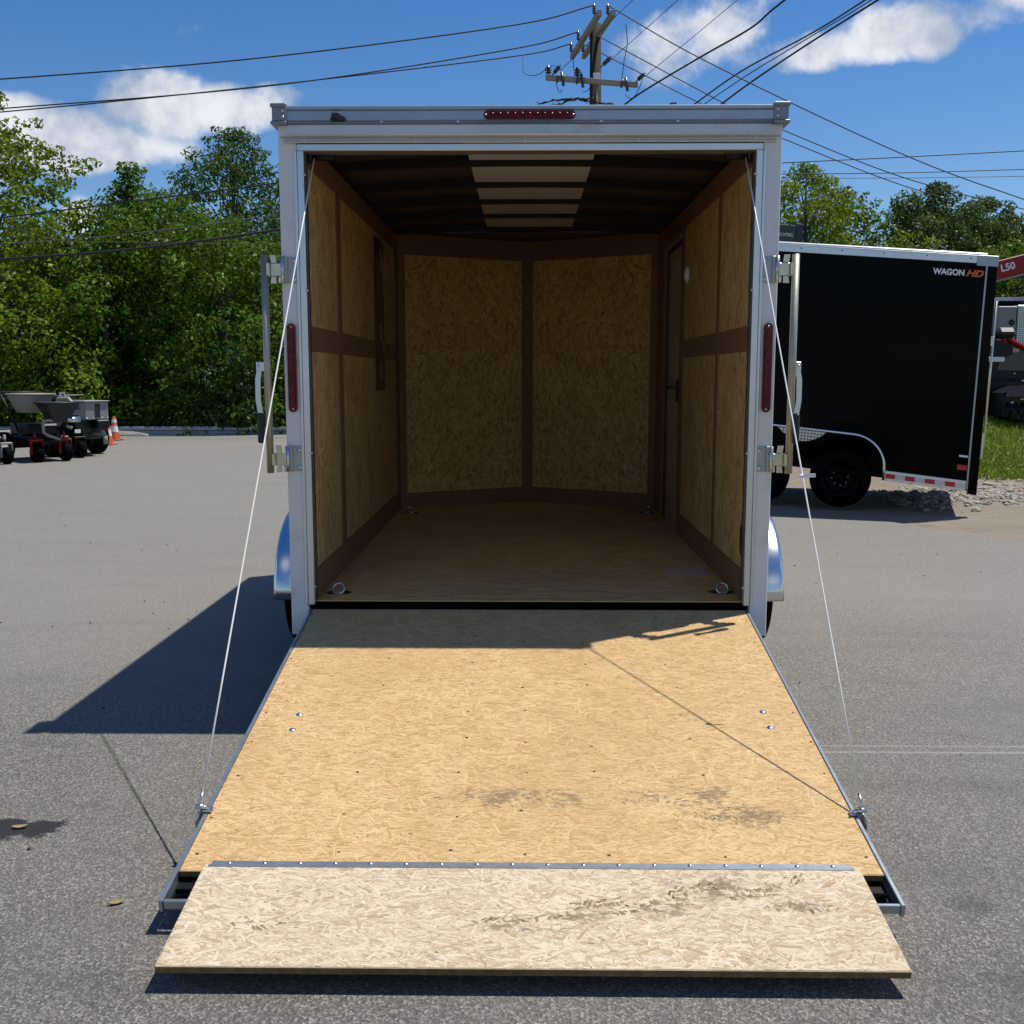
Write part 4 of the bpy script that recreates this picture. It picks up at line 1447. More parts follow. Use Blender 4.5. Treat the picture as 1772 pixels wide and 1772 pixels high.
for i, (px, py, lab) in enumerate(((187, 771, 'orange traffic cone with white collar standing in front of the other cone'), (199, 762, 'orange traffic cone half hidden behind another cone'))):
    Yc = 16.9 if i == 0 else 18.4
    p = at(px, py, Yc)
    C_ = thing('traffic_cone', lab, 'cone', (p.x, Yc, 0), None, 'traffic cones by the curb')
    MB().box(-.15, .15, -.15, .15, .0, .03, .008).build('base', 'cone_orange', C_)
    MB().lathe([(.115, .03), (.108, .06), (.035, .52), (.03, .53), (.0, .53)], (0, 0, 0), 'z', 24).build('cone_body', 'cone_orange', C_)
    MB().lathe([(.0895, .19), (.068, .32)], (0, 0, 0), 'z', 24).build('collar', 'cone_white', C_)
    MB().lathe([(.056, .40), (.044, .475)], (0, 0, 0), 'z', 24).build('collar', 'cone_white', C_)

# ------------------------------------------------------------------ machines at the left
def wheel(parent, c, r, w, rimmat='black_steel', axis='x', name='wheel'):
    wh = MB().lathe([(r * .5, -w / 2), (r * .85, -w / 2), (r * .97, -w * .36), (r, -w * .15), (r, w * .15), (r * .97, w * .36), (r * .85, w / 2), (r * .5, w / 2)], c, axis, 28).build(name, 'rubber', parent)
    MB().lathe([(0, -w * .36), (r * .2, -w * .4), (r * .35, -w * .2), (r * .52, -w * .48), (r * .52, w * .48), (r * .35, w * .2), (r * .2, w * .4), (0, w * .36)], c, axis, 20).build('rim', rimmat, wh)
    return wh


def caster(parent, x, y, r, w, forkmat):
    wheel(parent, (x, y, r), r, w, 'black_steel')
    mb_ = MB()
    for s_ in (-1, 1):
        mb_.box(x + s_ * (w / 2 + .022) - .008, x + s_ * (w / 2 + .022) + .008, y - .03, y + .05, r - .03, 2 * r + .05, .003)
    mb_.box(x - w / 2 - .03, x + w / 2 + .03, y - .02, y + .10, 2 * r + .04, 2 * r + .075, .005)
    mb_.tube([(x, y + .05, 2 * r + .05), (x, y + .05, 2 * r + .2)], .022, 8)
    mb_.build('caster_fork', forkmat, parent)


# stand-on spreader with beige hopper
pA = at(98, 799, 12.9)
A_ = thing('stand_on_spreader', 'stand-on spreader with beige hopper, black funnel and red caster forks', 'spreader', (-8.30, 13.05, 0), (0, 0, R(50)))
for (x, y) in ((-.30, -.35), (.16, -.42)):
    caster(A_, x, y, .155, .14, 'red_paint')
wheel(A_, (-.42, .62, .24), .24, .2)
wheel(A_, (.42, .62, .24), .24, .2)
mb = MB().box(-.34, .30, -.30, .8, .26, .42, .02)
mb.box(-.28, .26, .0, .7, .42, .62, .03)
mb.box(-.38, .34, .45, .85, .20, .34, .02)
mb.build('chassis', 'black_steel', A_)
# funnel hopper
def frustum(mb_, x0, x1, y0, y1, z1, k, z0, th=0):
    xm, ym = (x0 + x1) / 2, (y0 + y1) / 2
    tp_ = [(x0, y0, z1), (x1, y0, z1), (x1, y1, z1), (x0, y1, z1)]
    bt = [(xm + (p[0] - xm) * k, ym + (p[1] - ym) * k, z0) for p in tp_]
    mb_.add(tp_ + bt, [(4, 5, 1, 0), (5, 6, 2, 1), (6, 7, 3, 2), (7, 4, 0, 3), (7, 6, 5, 4)])


mb = MB()
frustum(mb, -.20, .36, -.60, -.15, .99, .45, .66)
o = mb.build('funnel', 'black_plastic', A_)
o.modifiers.new('thickness', 'SOLIDIFY').thickness = .012
MB().tube([(-.21, -.61, .99), (.37, -.61, .99), (.37, -.14, .99), (-.21, -.14, .99), (-.21, -.61, .99)], .016, 6).build('funnel_rim', 'black_plastic', A_)
mb = MB()
frustum(mb, -.42, .16, -.12, .42, 1.13, .62, .82)
o = mb.build('hopper', 'mower_beige', A_)
o.modifiers.new('thickness', 'SOLIDIFY').thickness = .015
MB().tube([(-.43, -.13, 1.13), (.17, -.13, 1.13), (.17, .43, 1.13), (-.43, .43, 1.13), (-.43, -.13, 1.13)], .018, 6).build('hopper_rim', 'mower_beige', A_)
fr = [(.22, -.46, .70), (-.19, -.46, .70), (-.22, -.46, .66), (-.22, -.46, .50), (-.15, -.46, .45), (.06, -.46, .37)]
MB().tube(fr, .026, 8).build('front_frame', 'mower_beige', A_)
MB().tube([(.18, -.46, .70), (.42, -.44, .70)], .05, 12).build('muffler', 'zinc_steel', A_)
mb = MB().tube([(-.22, -.40, .5), (-.27, .4, .42)], .022, 6)
mb.tube([(.22, -.42, .66), (.26, .4, .42)], .022, 6)
mb.tube([(-.1, -.42, .35), (.1, -.42, .35)], .03, 6)
mb.tube([(-.3, .3, .5), (-.42, .62, 1.12), (-.42, .75, 1.16), (.3, .75, 1.16), (.3, .62, 1.12), (.26, .3, .5)], .018, 6)
mb.build('tube_frame', 'black_steel', A_)
mb = MB().box(.30, .40, -.50, -.49, .47, .53)
mb.build('data_plate', 'tag_white', A_)
MB().tube([(.16, -.5, .60), (.25, -.5, .56)], .028, 8).build('valve', 'mower_beige', A_)

# spreader with grey steel box
pB = at(150, 788, 14.3)
Bx = thing('box_spreader', 'dark green machine with grey riveted steel box and one big tyre', 'spreader', (-8.16, 14.25, 0), (0, 0, R(50)))
wheel(Bx, (-.30, -.12, .31), .31, .24, 'black_steel')
wheel(Bx, (.34, .15, .31), .31, .24, 'black_steel')
caster(Bx, -.36, -.62, .15, .13, 'black_steel')
mb = MB().box(-.22, .22, -.30, .9, .30, .50, .02)
mb.prism([(-.28, .42), (.24, .42), (.28, .66), (.20, .80), (-.10, .86), (-.30, .66)], -.35, .65, 'y')
mb.build('body', 'mower_green', Bx)
bxm = MB().box(-.22, .22, -.58, .06, .66, .98, .01).build('steel_box', 'mower_grey', Bx)
MB().box(-.24, .24, -.61, .09, .981, 1.0, .004).build('lid', 'mower_grey', bxm)
MB().box(-.03, .06, -.592, -.5805, .70, .94, .003).build('slot', 'black_plastic', bxm)
for x in (-.19, -.07, .10, .19):
    for z in (.69, .94):
        MB().lathe([(0, -.012), (.012, -.010), (.014, 0)], (x, -.58, z), 'y', 8).build('rivet', 'zinc_steel', bxm)
mb = MB().tube([(-.28, .25, .95), (-.36, .10, 1.02), (-.30, -.15, 1.03), (-.24, -.30, .86)], .045, 8)
mb.build('side_chute', 'mower_beige', Bx)
mb = MB().tube([(.10, -.50, .52), (.14, -.56, .36)], .04, 8)
mb.tube([(.14, -.56, .36), (.16, -.54, .22)], .045, 8)
mb.tube([(.0, -.3, .40), (.14, -.54, .40)], .03, 8)
mb.build('tow_hitch', 'mower_grey', Bx)
MB().tube([(-.05, .55, .8), (-.05, .55, 1.12)], .02, 6).build('post', 'black_steel', Bx)
MB().box(-.02, .22, -.62, -.30, .50, .655, .02).build('belly_guard', 'black_steel', Bx)
# flag label on a stake
pS = at(109, 686, 14.9)
S_ = thing('label_stake', 'tilted white card on a dark stake behind the spreaders', 'sign', (pS.x, 14.9, 0))
MB().tube([(.03, 0, 0), (.02, 0, pS.z - .02)], .014, 6).build('stake', 'black_steel', S_)
MB().box(-.055, .055, -.006, .004, -.08, .08, .002, Matrix.Translation((0, -.016, pS.z)) @ Matrix.Rotation(R(-11), 4, 'Y')).build('card', 'tag_white', S_)
mb = MB()
for k in range(3):
    mb.box(.0, .035, -.0095, -.0065, -.06 + .035 * k, -.045 + .035 * k, 0, Matrix.Translation((0, -.016, pS.z)) @ Matrix.Rotation(R(-11), 4, 'Y'))
mb.build('print', 'sign_green', S_)

# zero-turn mower at the frame edge
pC = at(8, 803, 12.3)
Z_ = thing('zero_turn_mower', 'black zero-turn mower with grey front casters at the end of the row', 'mower', (-9.10, 12.15, 0), (0, 0, R(50)))
caster(Z_, .42, -.35, .14, .13, 'mower_grey')
caster(Z_, -.42, -.35, .14, .13, 'mower_grey')
wheel(Z_, (.48, 1.0, .26), .26, .24)
wheel(Z_, (-.48, 1.0, .26), .26, .24)
mb = MB().box(-.6, .6, -.1, .75, .16, .30, .04)
mb.build('mower_deck', 'black_steel', Z_)
mb = MB().box(-.40, .40, -.30, 1.25, .34, .46, .03)
mb.box(-.45, -.38, -.32, .2, .34, .42, .01)
mb.box(.38, .45, -.32, .2, .34, .42, .01)
mb.build('frame', 'black_steel', Z_)
mb = MB().prism([(.25, .46), (1.2, .46), (1.2, .80), (.95, .86), (.35, .74), (.15, .55)], -.34, .34, 'x')
mb.build('hood', 'blue_black', Z_)
mb = MB().box(-.25, .25, .40, .85, .80, .92, .04)
mb.prism([(.80, .9), (.92, .88), (1.02, 1.28), (.92, 1.30)], -.24, .24, 'x')
mb.build('seat', 'black_plastic', Z_)
mb = MB()
for s in (-1, 1):
    mb.tube([(s * .34, .35, .7), (s * .32, .15, 1.02), (s * .08, .12, 1.05)], .014, 6)
mb.tube([(-.36, 1.15, .6), (-.36, 1.15, 1.5), (.36, 1.15, 1.5), (.36, 1.15, .6)], .028, 8)
mb.build('lever_and_bar', 'black_steel', Z_)
mb = MB()
for k in range(3):
    mb.prism([(.30 + k * .17, .62 + .04 * k), (.40 + k * .17, .64 + .04 * k), (.44 + k * .17, .70 + .04 * k), (.33 + k * .17, .67 + .04 * k)], .341, .344, 'x')
mb.build('hood_stripes', 'letter_white', Z_)
# thin dark rail behind the machines
p0, p1 = at(-60, 692, 15.6), at(146, 684, 15.6)
o = MB().tube([(p0.x, 15.6, p0.z), (p1.x, 15.6, p1.z)], .022, 6)
o.tube([(p0.x + .3, 15.6, 0), (p0.x + .3, 15.6, p0.z)], .02, 6)
o.tube([(p1.x - .2, 15.6, 0), (p1.x - .2, 15.6, p1.z)], .02, 6)
o = o.build('low_rail', 'mower_green')
tag(o, 'thin dark green rail on two posts behind the row of machines', 'rail')

# ------------------------------------------------------------------ sign behind the black trailer
pS = at(1389, 400, 14)
SG = thing('sign_box', 'dark green and navy box sign with pale lettering above the black trailer', 'sign', (pS.x, 14, hill(pS.x, 14)))
dz = SG.location.z
zt_, zb_ = at(1375, 391, 14).z - dz, at(1375, 424, 14).z - dz
SA = Matrix.Rotation(R(24), 4, 'Z')
MB().box(-1.7, -.14, -.0, .12, zb_, zt_, .004, SA).build('face', 'sign_green', SG)
MB().box(-.14, .0, -.01, .30, zb_ - .25, zt_ + .03, .004, SA).build('side_panel', 'sign_navy', SG)
MB().box(-1.7, -.1405, .005, .11, zb_ - .25, zb_ - .002, .003, SA).build('lower_panel', 'tag_white', SG)
text_mesh('LANDSCAPING', .082, 'letter_white', SG, SA @ Matrix.Translation((-.72, -.0025, zb_ + .13)) @ Matrix.Rotation(math.pi / 2, 4, 'X'), sx=.92)
for x in (-1.5, -.2):
    MB().box(x - .05, x + .05, .02, .10, -.05, zb_ - .2495, 0, SA).build('post', 'black_steel', SG)

# ------------------------------------------------------------------ truck with toolbox and red boom, attachments on the bank
def LZ(x, y): return hill(x, y)
q = at(1745, 560, 14.2)
U = thing('boom_truck', 'white truck with diamond-plate toolbox under a red lift boom', 'truck', (q.x, 14.4, LZ(q.x, 14.4)))
uz = U.location.z
def ux(px, Y): return at(px, 600, Y).x - U.location.x
z0, z1 = at(1740, 590, 14.1).z - uz, at(1740, 530, 14.1).z - uz
tb = MB().box(ux(1724, 14.1), ux(1756, 14.1), -.3, .4, z0, z1, .01).build('toolbox', 'mower_grey', U)
MB().lathe([(0, -.012), (.05, -.01), (.055, 0)], (ux(1748, 14.1), -.3, (z0 + z1) / 2 + .02), 'y', 16).build('latch', 'black_plastic', tb)
MB().box(ux(1757.5, 14.1), ux(1757.5, 14.1) + 1.3, -.3, .4, z0 - .06, z1 + .02, .01).build('toolbox', 'diamond_plate', U)
zc0, zc1 = at(1725, 600, 14.9).z - uz, at(1725, 515, 14.9).z - uz
mb = MB().prism([(-.9, zc0 - .35), (1.6, zc0 - .35), (1.6, zc1 - .05), (.85, zc1 + .02), (-.25, zc1), (-.62, zc0 + .28), (-.9, zc0 + .2)], .5, 2.0, 'y')
cb = mb.build('cab', 'truck_white', U)
MB().prism([(.02, zc0 + .38), (.75, zc0 + .38), (.70, zc1 - .06), (.12, zc1 - .06)], .489, .499, 'y').build('window', 'glass_dark', cb)
mb = MB().box(-.9, 3.0, .5, 1.9, zc0 - .75, zc0 - .36, .02)
mb.build('frame', 'black_steel', U)
for x in (-.35, 2.2):
    wheel(U, (x, .62, .40), .40, .26, 'mower_grey', 'y')
b0, b1 = at(1690, 478, 14.0), at(1800, 450, 14.0)
bd = (b1 - b0).normalized()
MBm = Matrix(((bd.x, 0, -bd.z, b0.x - U.location.x), (0, 1, 0, -.4), (bd.z, 0, bd.x, b0.z - uz), (0, 0, 0, 1)))
bo = MB().box(-.6, 2.4, -.13, .13, -.14, .17, .012, MBm).build('boom', 'red_paint', U)
MB().box(-.6, 2.4, -.10, .10, -.19, -.141, .01, MBm).build('boom_slider', 'mower_beige', bo)
text_mesh('L50', .17, 'letter_white', bo, MBm @ Matrix.Translation((.37, -.1325, -.03)) @ Matrix.Rotation(math.pi / 2, 4, 'X'), offset=.004)
mb = MB().box(.52, .78, -.45, .45, .9, 1.75, .02)
mb.prism([(.35, z1 + .10), (.95, z1 + .1), (.80, z1 + .75), (.5, z1 + .75)], -.55, -.1, 'y')
mb.tube([(.10, -.4, z1 + .62), (.8, -.4, z1 + .22)], .05, 8)
mb.tube([(-.5, -.4, z1 + .50), (.9, -.4, z1 + .55)], .06, 8)
mb.build('mast', 'blue_black', U)
mb = MB()
pts = [at(1735, 578, 13.4), at(1752, 592, 13.4), at(1775, 604, 13.4), at(1800, 612, 13.4)]
mb.tube([(p.x - U.location.x, -1.0, p.z - uz) for p in pts], .055, 8)
mb.tube([(pts[0].x - U.location.x, -1.0, pts[0].z - uz), (pts[0].x - U.location.x + .06, -1.0, pts[0].z - uz - .3)], .05, 8)
mb.tube([(pts[2].x - U.location.x, -1.0, pts[2].z - uz), (pts[2].x - U.location.x + .2, -.3, z0 - .05)], .04, 8)
ra = mb.build('outrigger_arm', 'red_paint', U)


def attachment(name, label, px, py, Y, w, h, seed, mats):
    p = at(px, py, Y)
    zg = LZ(p.x, Y)
    o_ = thing(name, label, 'machine part', (p.x, Y, zg))
    rd = random.Random(seed)
    hh = p.z - zg
    mb_ = MB()
    mb_.prism([(-w * .5, .12 * h), (w * .35, 0), (w * .5, h * .35), (w * .42, h * .75), (-w * .1, h), (-w * .5, h * .8)], -.35, .35, 'y')
    mb_.box(-w * .35, w * .3, -.40, .40, -.0, .14, .02)
    b_1 = mb_.build('shell', mats[0], o_)
    mb_ = MB()
    mb_.prism([(-w * .48, h * .70), (w * .40, h * .66), (w * .36, h * .86), (-w * .1, h * 1.04), (-w * .44, h * .86)], -.46, -.34, 'y')
    mb_.prism([(w * .05, h * .12), (w * .5, h * .30), (w * .46, h * .48), (w * .1, h * .36)], -.47, -.34, 'y')
    mb_.build('edge_plate', mats[1], o_)
    mb_ = MB()
    for k in range(6):
        x = -w * .4 + w * .8 * k / 5
        mb_.tube([(x, -.36, h * .5), (x + .03, -.52, h * .25), (x + .05, -.48, h * .06)], [.03, .024, .01], 6)
    mb_.build('tines', 'black_steel', o_)
    for k in range(5):
        MB().lathe([(0, -.02), (.03, -.016), (.035, 0)], (-w * .3 + .15 * k, -.352, h * rd.uniform(.5, .65)), 'y', 10).build('pin', 'zinc_steel', o_)
    return o_


attachment('grapple_bucket', 'dark grapple attachment with blunt tines lying on the grass bank', 1757, 715, 12.4, .75, .55, 1, ('black_steel', 'blue_black'))
a2 = attachment('loader_attachment', 'tall black loader attachment standing behind the grapple', 1752, 660, 13.1, 1.0, .95, 2, ('black_steel', 'blue_black'))
p = at(1722, 640, 12.9)
a3 = thing('tracked_machine', 'black machine with seat and upright column close behind the black trailer', 'machine', (p.x - .1, 12.9, LZ(p.x, 12.9)))
mb = MB().box(-.35, .45, -.3, .5, .05, .55, .05)
mb.prism([(-.3, .55), (.3, .55), (.25, 1.1), (-.1, 1.2), (-.3, 1.0)], -.25, .35, 'y')
mb.build('body', 'black_steel', a3)
MB().box(-.02, .32, -.28, .05, 1.2, 1.38, .07).build('headrest', 'black_plastic', a3)
mb = MB().tube([(-.05, 0, 1.1), (-.12, 0, 1.35)], .03, 8)
mb.tube([(-.12, -.2, .6), (-.16, -.2, 1.15)], .02, 6)
mb.build('column', 'black_steel', a3)
MB().box(-.3, .1, -.33, -.301, .82, .90, .01).build('trim_plate', 'tag_white', a3)

# ------------------------------------------------------------------ utility pole and lines
PP = at(1027, 45, 22)
P_ = thing('utility_pole', 'weathered wooden utility pole with double upper crossarms and insulators', 'pole', (PP.x + .05, 22, -.02))
px0, pz0 = P_.location.x, -.02
def pl_(px, py, Y):
    v_ = at(px, py, Y)
    return Vector((v_.x - px0, v_.y - 22, v_.z - pz0))


zp = at(1025, 42, 22).z
MB().tube([(.08, 0, 0), (.04, 0, 5), (0, 0, zp - pz0)], [.20, .165, .135], 14).build('shaft', 'pole_wood', P_)
def arm(a, b_, w, h, name='crossarm'):
    d_ = (b_ - a)
    L_ = d_.length
    d_.normalize()
    sdv = Vector((d_.y, -d_.x, 0)).normalized()
    M = Matrix(((sdv.x, d_.x, 0, a.x), (sdv.y, d_.y, 0, a.y), (0, d_.z, 1, a.z), (0, 0, 0, 1)))
    return MB().box(-w, w, 0, L_, -h, h, .008, M).build(name, 'arm_wood', P_)


A0, A1 = pl_(1038, 20, 20.35), pl_(990, 99, 23.65)
B0, B1 = pl_(1062, 20, 20.35), pl_(1010, 99, 23.65)
for e_ in (A0, A1, B0, B1):
    e_.z = (A0.z + A1.z) / 2
arm(A0, A1, .055, .065)
arm(B0, B1, .055, .065)
La, Lb = pl_(944, 134, 21.8), pl_(1104, 147, 21.8)
arm(La, Lb, .055, .06)
def insul(c, r=.055, h=.26, mat='porcelain', n=4):
    pr = [(0.0, 0)]
    for k in range(n):
        z = h * (.15 + .75 * k / n)
        pr += [(r * .45, z), (r, z + h * .03), (r * .9, z + h * .08), (r * .45, z + h * .1)]
    pr += [(r * .35, h), (0, h)]
    return MB().lathe(pr, c, 'z', 12).build('insulator', mat, P_)


ins = []
for f in (.06, .62, .90):
    for (u0, u1) in ((A0, A1), (B0, B1)):
        c_ = u0.lerp(u1, f) + Vector((-.09, 0, .0))
        ins.append(c_ + Vector((0, 0, .22)))
        insul(c_, .05, .26)
for f in (.03, .34):
    insul(La.lerp(Lb, f) + Vector((0, 0, .07)), .085, .22, 'porcelain', 3)
for f in (.15, .36, .84):
    c_ = La.lerp(Lb, f)
    mb = MB().tube([c_ + Vector((.05, -.09, .12)), c_ + Vector((.10, -.11, -.20))], .035, 8)
    mb.tube([c_ + Vector((-.02, -.09, .08)), c_ + Vector((-.06, -.10, -.12))], .025, 8)
    mb.build('fuse_cutout', 'porcelain', P_)
for (f, dx, dz) in ((.07, .20, .20), (.58, .24, .22), (.97, .20, .18)):
    c_ = La.lerp(Lb, f) if f != .58 else Vector((.12, -.15, La.z + .18))
    a_, b_ = c_ + Vector((0, -.08, .04)), c_ + Vector((dx, -.35, dz))
    mb = MB()
    mb.tube([a_, a_.lerp(b_, .25), a_.lerp(b_, .3), a_.lerp(b_, .8), a_.lerp(b_, .85), b_], [.015, .015, .05, .05, .015, .012], 8)
    mb.build('dead_end_insulator', 'porcelain', P_)
mb = MB()
def droop(a_, b_, s_, n=10, r=.011):
    return [(a_.lerp(b_, k / n) + Vector((0, 0, -s_ * 4 * (k / n) * (1 - k / n)))) for k in range(n + 1)]
mb.tube(droop(pl_(905, 125, 21.8), pl_(945, 119, 21.8), .12), .010, 5, False)
mb.tube(droop(pl_(905, 95, 22.3), pl_(905, 125, 21.8), .0), .010, 5, False)
mb.tube(droop(pl_(945, 119, 21.8), pl_(972, 123, 21.8), -.10), .010, 5, False)
mb.tube(droop(pl_(992, 103, 22.5), pl_(993, 119, 21.9), .0), .010, 5, False)
mb.tube(droop(pl_(996, 120, 21.8), pl_(1008, 134, 21.8), -.08), .010, 5, False)
mb.tube(droop(pl_(962, 142, 21.6), pl_(973, 155, 21.6), .14), .010, 5, False)
mb.tube(droop(pl_(1008, 158, 21.6), pl_(1023, 148, 21.6), .06), .010, 5, False)
mb.tube(droop(pl_(1082, 163, 21.6), pl_(1112, 136, 21.6), .25), .010, 5, False)
jp = [pl_(1083, 42, 20.6), pl_(1086, 75, 20.9), pl_(1080, 105, 21.3), pl_(1076, 139, 21.7)]
mb.tube(jp, .010, 5, False)
tag(mb.build('jumper_wires', 'wire_black', P_))
mb = MB()
mb.tube([pl_(1032, 145, 21.85), pl_(1034, 186, 21.85)], .02, 6)
mb.box(-.06, .12, -.22, -.16, La.z - .1, La.z + .1, .01)
mb.build('hardware', 'zinc_steel', P_)


INS = [P_.location + v_ for v_ in ins]


def wire(label, pts, r, mat='wire_black', sag=.0, name='power_line', n=24, group=None):
    P = [q if isinstance(q, Vector) else at(*q) for q in pts]
    Q = [P[0] * 2 - P[1]] + P + [P[-1] * 2 - P[-2]]
    out = []
    for i in range(len(P) - 1):
        a_, b_, c_, d_ = Q[i:i + 4]
        for k in range(n + (i == len(P) - 2)):
            f = k / n
            out.append(.5 * ((2 * b_) + (c_ - a_) * f + (2 * a_ - 5 * b_ + 4 * c_ - d_) * f * f + (3 * b_ - a_ - 3 * c_ + d_) * f ** 3))
    o_ = MB().tube(out, r * .8, 6, False).build(name, mat)
    return tag(o_, label, 'cable', group or 'overhead lines at the utility pole')


# lines that leave the upper arms to the left
wire('topmost line running left from the tip of the upper crossarm over the wood', [INS[0], (886, 44, 20.2), (443, 101, 19.0), (0, 137, 17.9), (-300, 155, 17.2)], .019)
wire('line running left from the middle of the upper crossarm, just above a parallel line', [INS[2], (886, 85, 22.2), (480, 147, 21.0), (0, 188, 19.4), (-300, 207, 18.5)], .019)
wire('line running left from the far end of the upper crossarm, just below a parallel line', [INS[4], (886, 98, 23.0), (443, 150, 21.4), (0, 194, 19.8), (-300, 216, 18.8)], .019)
# to the right
wire('uppermost of three lines falling to the right from the upper crossarm', [INS[1], (1230, 110, 20.9), (1560, 266, 21.8), (1772, 345, 22.6), (2000, 420, 23.6)], .017)
wire('middle one of three lines falling to the right from the pole', [INS[3], (1275, 190, 22.8), (1350, 223, 23.0), (1560, 306, 23.8), (1772, 362, 24.6), (2000, 410, 25.6)], .017)
wire('lowest of three lines falling to the right from the pole', [INS[5], (1235, 190, 23.7), (1348, 237, 23.9), (1560, 320, 24.6), (1772, 380, 25.4), (2000, 430, 26.4)], .017)
# thin lines overhead towards the viewer
wire('thin line climbing from the lower crossarm end across the upper arms', [(972, 120, 21.5), (1095, 0, 19.5), (1400, -290, 15)], .009)
wire('thin line climbing from beside the pole over the white cloud', [(1050, 110, 21.4), (1173, 0, 19.2), (1480, -280, 14.5)], .009)
wire('thin line climbing from the right end of the lower crossarm', [(1115, 133, 21.4), (1240, 30, 19.4), (1560, -240, 14.5)], .009)
wire('single wavy black cable rising right from behind the trailer roof', [(1062, 196, 22.2), (1110, 160, 21.6), (1210, 100, 20.2), (1300, 48, 19.0), (1358, 0, 18.0), (1640, -210, 14)], .026)
wire('left cable of three rising steeply above the right half of the roof', [(1175, 200, 22.6), (1280, 125, 21.0), (1400, 60, 19.4), (1497, 0, 18.0), (1800, -200, 14)], .022)
wire('thin middle cable of three rising steeply above the right half of the roof', [(1190, 200, 22.8), (1290, 132, 21.2), (1400, 65, 19.6), (1508, 0, 18.2), (1800, -190, 14.2)], .014)
wire('thickest right cable of three rising steeply above the right half of the roof', [(1222, 200, 22.4), (1300, 142, 21.2), (1400, 75, 19.6), (1519, 0, 18.0), (1820, -190, 14)], .026)
# low lines across the wood
wire('upper black line crossing the tree tops between the maple and the trailer', [(-250, 405, 19.0), (0, 377, 19.2), (240, 347, 19.5), (482, 316, 20), (900, 255, 21)], .022, group='low lines in front of the wood')
wire('pale line crossing the wood between two black lines', [(-250, 443, 19.0), (0, 423, 19.2), (240, 403, 19.5), (482, 371, 20), (900, 310, 21)], .014, 'wire_grey', group='low lines in front of the wood')
wire('thick black cable crossing the wood below the pale line', [(-250, 468, 18.5), (0, 449, 18.7), (240, 430, 19), (482, 397, 19.5), (900, 330, 21)], .036, group='low lines in front of the wood')
wire('thin pale line sagging across the wood under the thick cable', [(-200, 385, 20), (0, 393, 20.0), (110, 416, 20.0), (240, 419, 20.1), (482, 422, 20.3), (900, 420, 21)], .009, 'wire_grey', group='low lines in front of the wood')
# right-hand level lines
wire('upper nearly level line in the sky right of the white trailer', [(1250, 287, 29), (1350, 282, 29), (1560, 272, 29), (1772, 261, 29), (2000, 250, 29)], .021, group='level lines on the right')
wire('middle nearly level line in the sky right of the white trailer', [(1250, 300, 29), (1350, 301, 29), (1560, 299, 29), (1772, 293, 29), (2000, 286, 29)], .018, group='level lines on the right')
wire('lower thin level line in the sky right of the white trailer', [(1250, 306, 29), (1350, 308, 29), (1560, 308, 29), (1772, 305, 29), (2000, 300, 29)], .012, group='level lines on the right')
wire('short dark line slanting down in front of the yellow-green tree', [(1300, 330, 33), (1352, 348, 33), (1450, 390, 33), (1525, 412, 33)], .020, group='level lines on the right')

# bare twiggy vine on the lines in front of the pole
Vn = thing('dry_vine', 'bare twiggy vine trailing along a line just above the trailer roof', 'vine', at(1000, 190, 20.5))
vl = Vn.location
def vine(pts, r):
    P = [at(x, y, 20.5) - vl for (x, y) in pts]
    out = []
    for i in range(len(P) - 1):
        for k in range(7):
            p_ = P[i].lerp(P[i + 1], k / 7)
            out.append(p_ + Vector((random.uniform(-.02, .02), random.uniform(-.03, .03), random.uniform(-.022, .022))))
    out.append(P[-1])
    mb_ = MB().tube(out, [r * random.uniform(.6, 1.35) for _ in out], 6)
    for p_ in out[::2]:
        d_ = Vector((random.uniform(-1, 1), random.uniform(-1, 1), random.uniform(-.6, 1))).normalized() * random.uniform(.05, .13)
        mb_.tube([p_, p_ + d_], [r * .5, r * .25], 4)
    return mb_


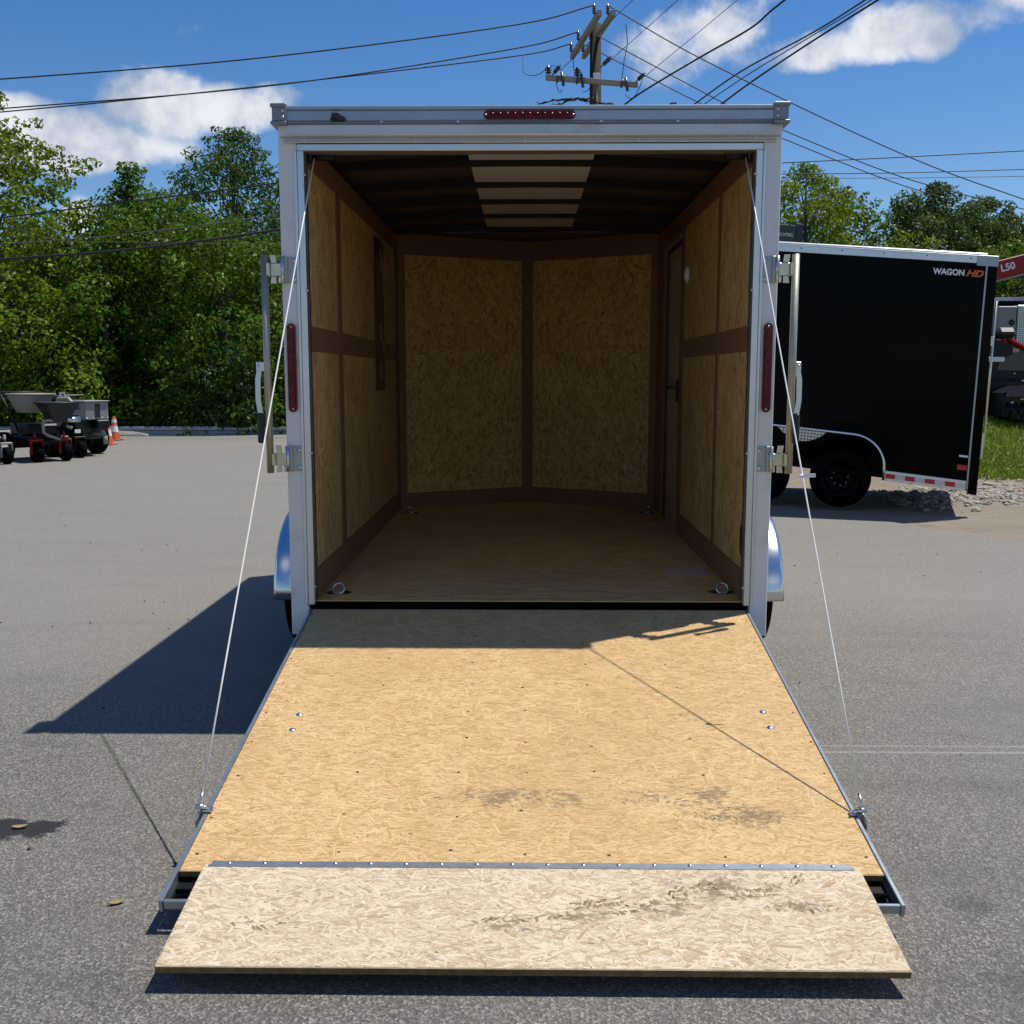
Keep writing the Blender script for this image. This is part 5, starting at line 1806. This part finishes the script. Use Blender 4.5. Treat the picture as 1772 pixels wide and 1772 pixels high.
vine([(900, 198), (930, 182), (960, 173), (1000, 172), (1030, 176), (1060, 182), (1100, 186), (1140, 187), (1170, 178)], .022).build('stem', 'twig', Vn)
vine([(935, 190), (965, 181), (995, 172), (1028, 170)], .024).build('stem', 'twig', Vn)
vine([(968, 178), (990, 192)], .02).build('stem', 'twig', Vn)
vine([(835, 193), (848, 183), (862, 190)], .014).build('stem', 'twig', Vn)
vine([(1185, 190), (1210, 184), (1235, 187), (1250, 192)], .014).build('stem', 'twig', Vn)

# ------------------------------------------------------------------ dry leaves and pebbles on the paving
def dry_leaf(x, y, s_, rot, label):
    mb_ = MB()
    n_ = 6
    vs_ = []
    for i in range(n_ + 1):
        f = i / n_
        w = .42 * math.sin(math.pi * f) ** .8 * s_
        xx = (f - .5) * 2 * s_
        zc_ = .004 + .18 * s_ * (2 * f - 1) ** 2
        vs_ += [(xx, -w, zc_ + .10 * s_), (xx, 0, zc_), (xx, w, zc_ + .12 * s_)]
    fs_ = []
    for i in range(n_):
        a = i * 3
        fs_ += [(a, a + 1, a + 4, a + 3), (a + 1, a + 2, a + 5, a + 4)]
    mb_.add(vs_, fs_, True)
    o_ = mb_.build('dry_leaf', 'dry_leaf')
    o_.location = (x, y, .0)
    o_.rotation_euler = (0, 0, rot)
    o_.modifiers.new('thickness', 'SOLIDIFY').thickness = .0008
    return tag(o_, label, 'leaf', 'dry leaves on the paving')


dry_leaf(-1.655, -1.385, .026, .2, 'pale dry leaf lying at the edge of the dark patch')
dry_leaf(-1.15, -1.86, .024, .5, 'brown curled leaf on the paving left of the ramp end')
pm = MB()
for i in range(130):
    x, y = random.uniform(-5, 5), random.uniform(-2.6, 9)
    if abs(x) < 1.1 and y > -2.4:
        continue
    r = random.uniform(.003, .008)
    pm.add([(x + v.x * r * random.uniform(.7, 1.4), y + v.y * r * random.uniform(.7, 1.4), r * .4 + v.z * r * .6) for v in iv], ifc)
tag(pm.build('loose_grit', 'screw_dark'), 'dark loose grit scattered over the paving', 'grit', kind='stuff')
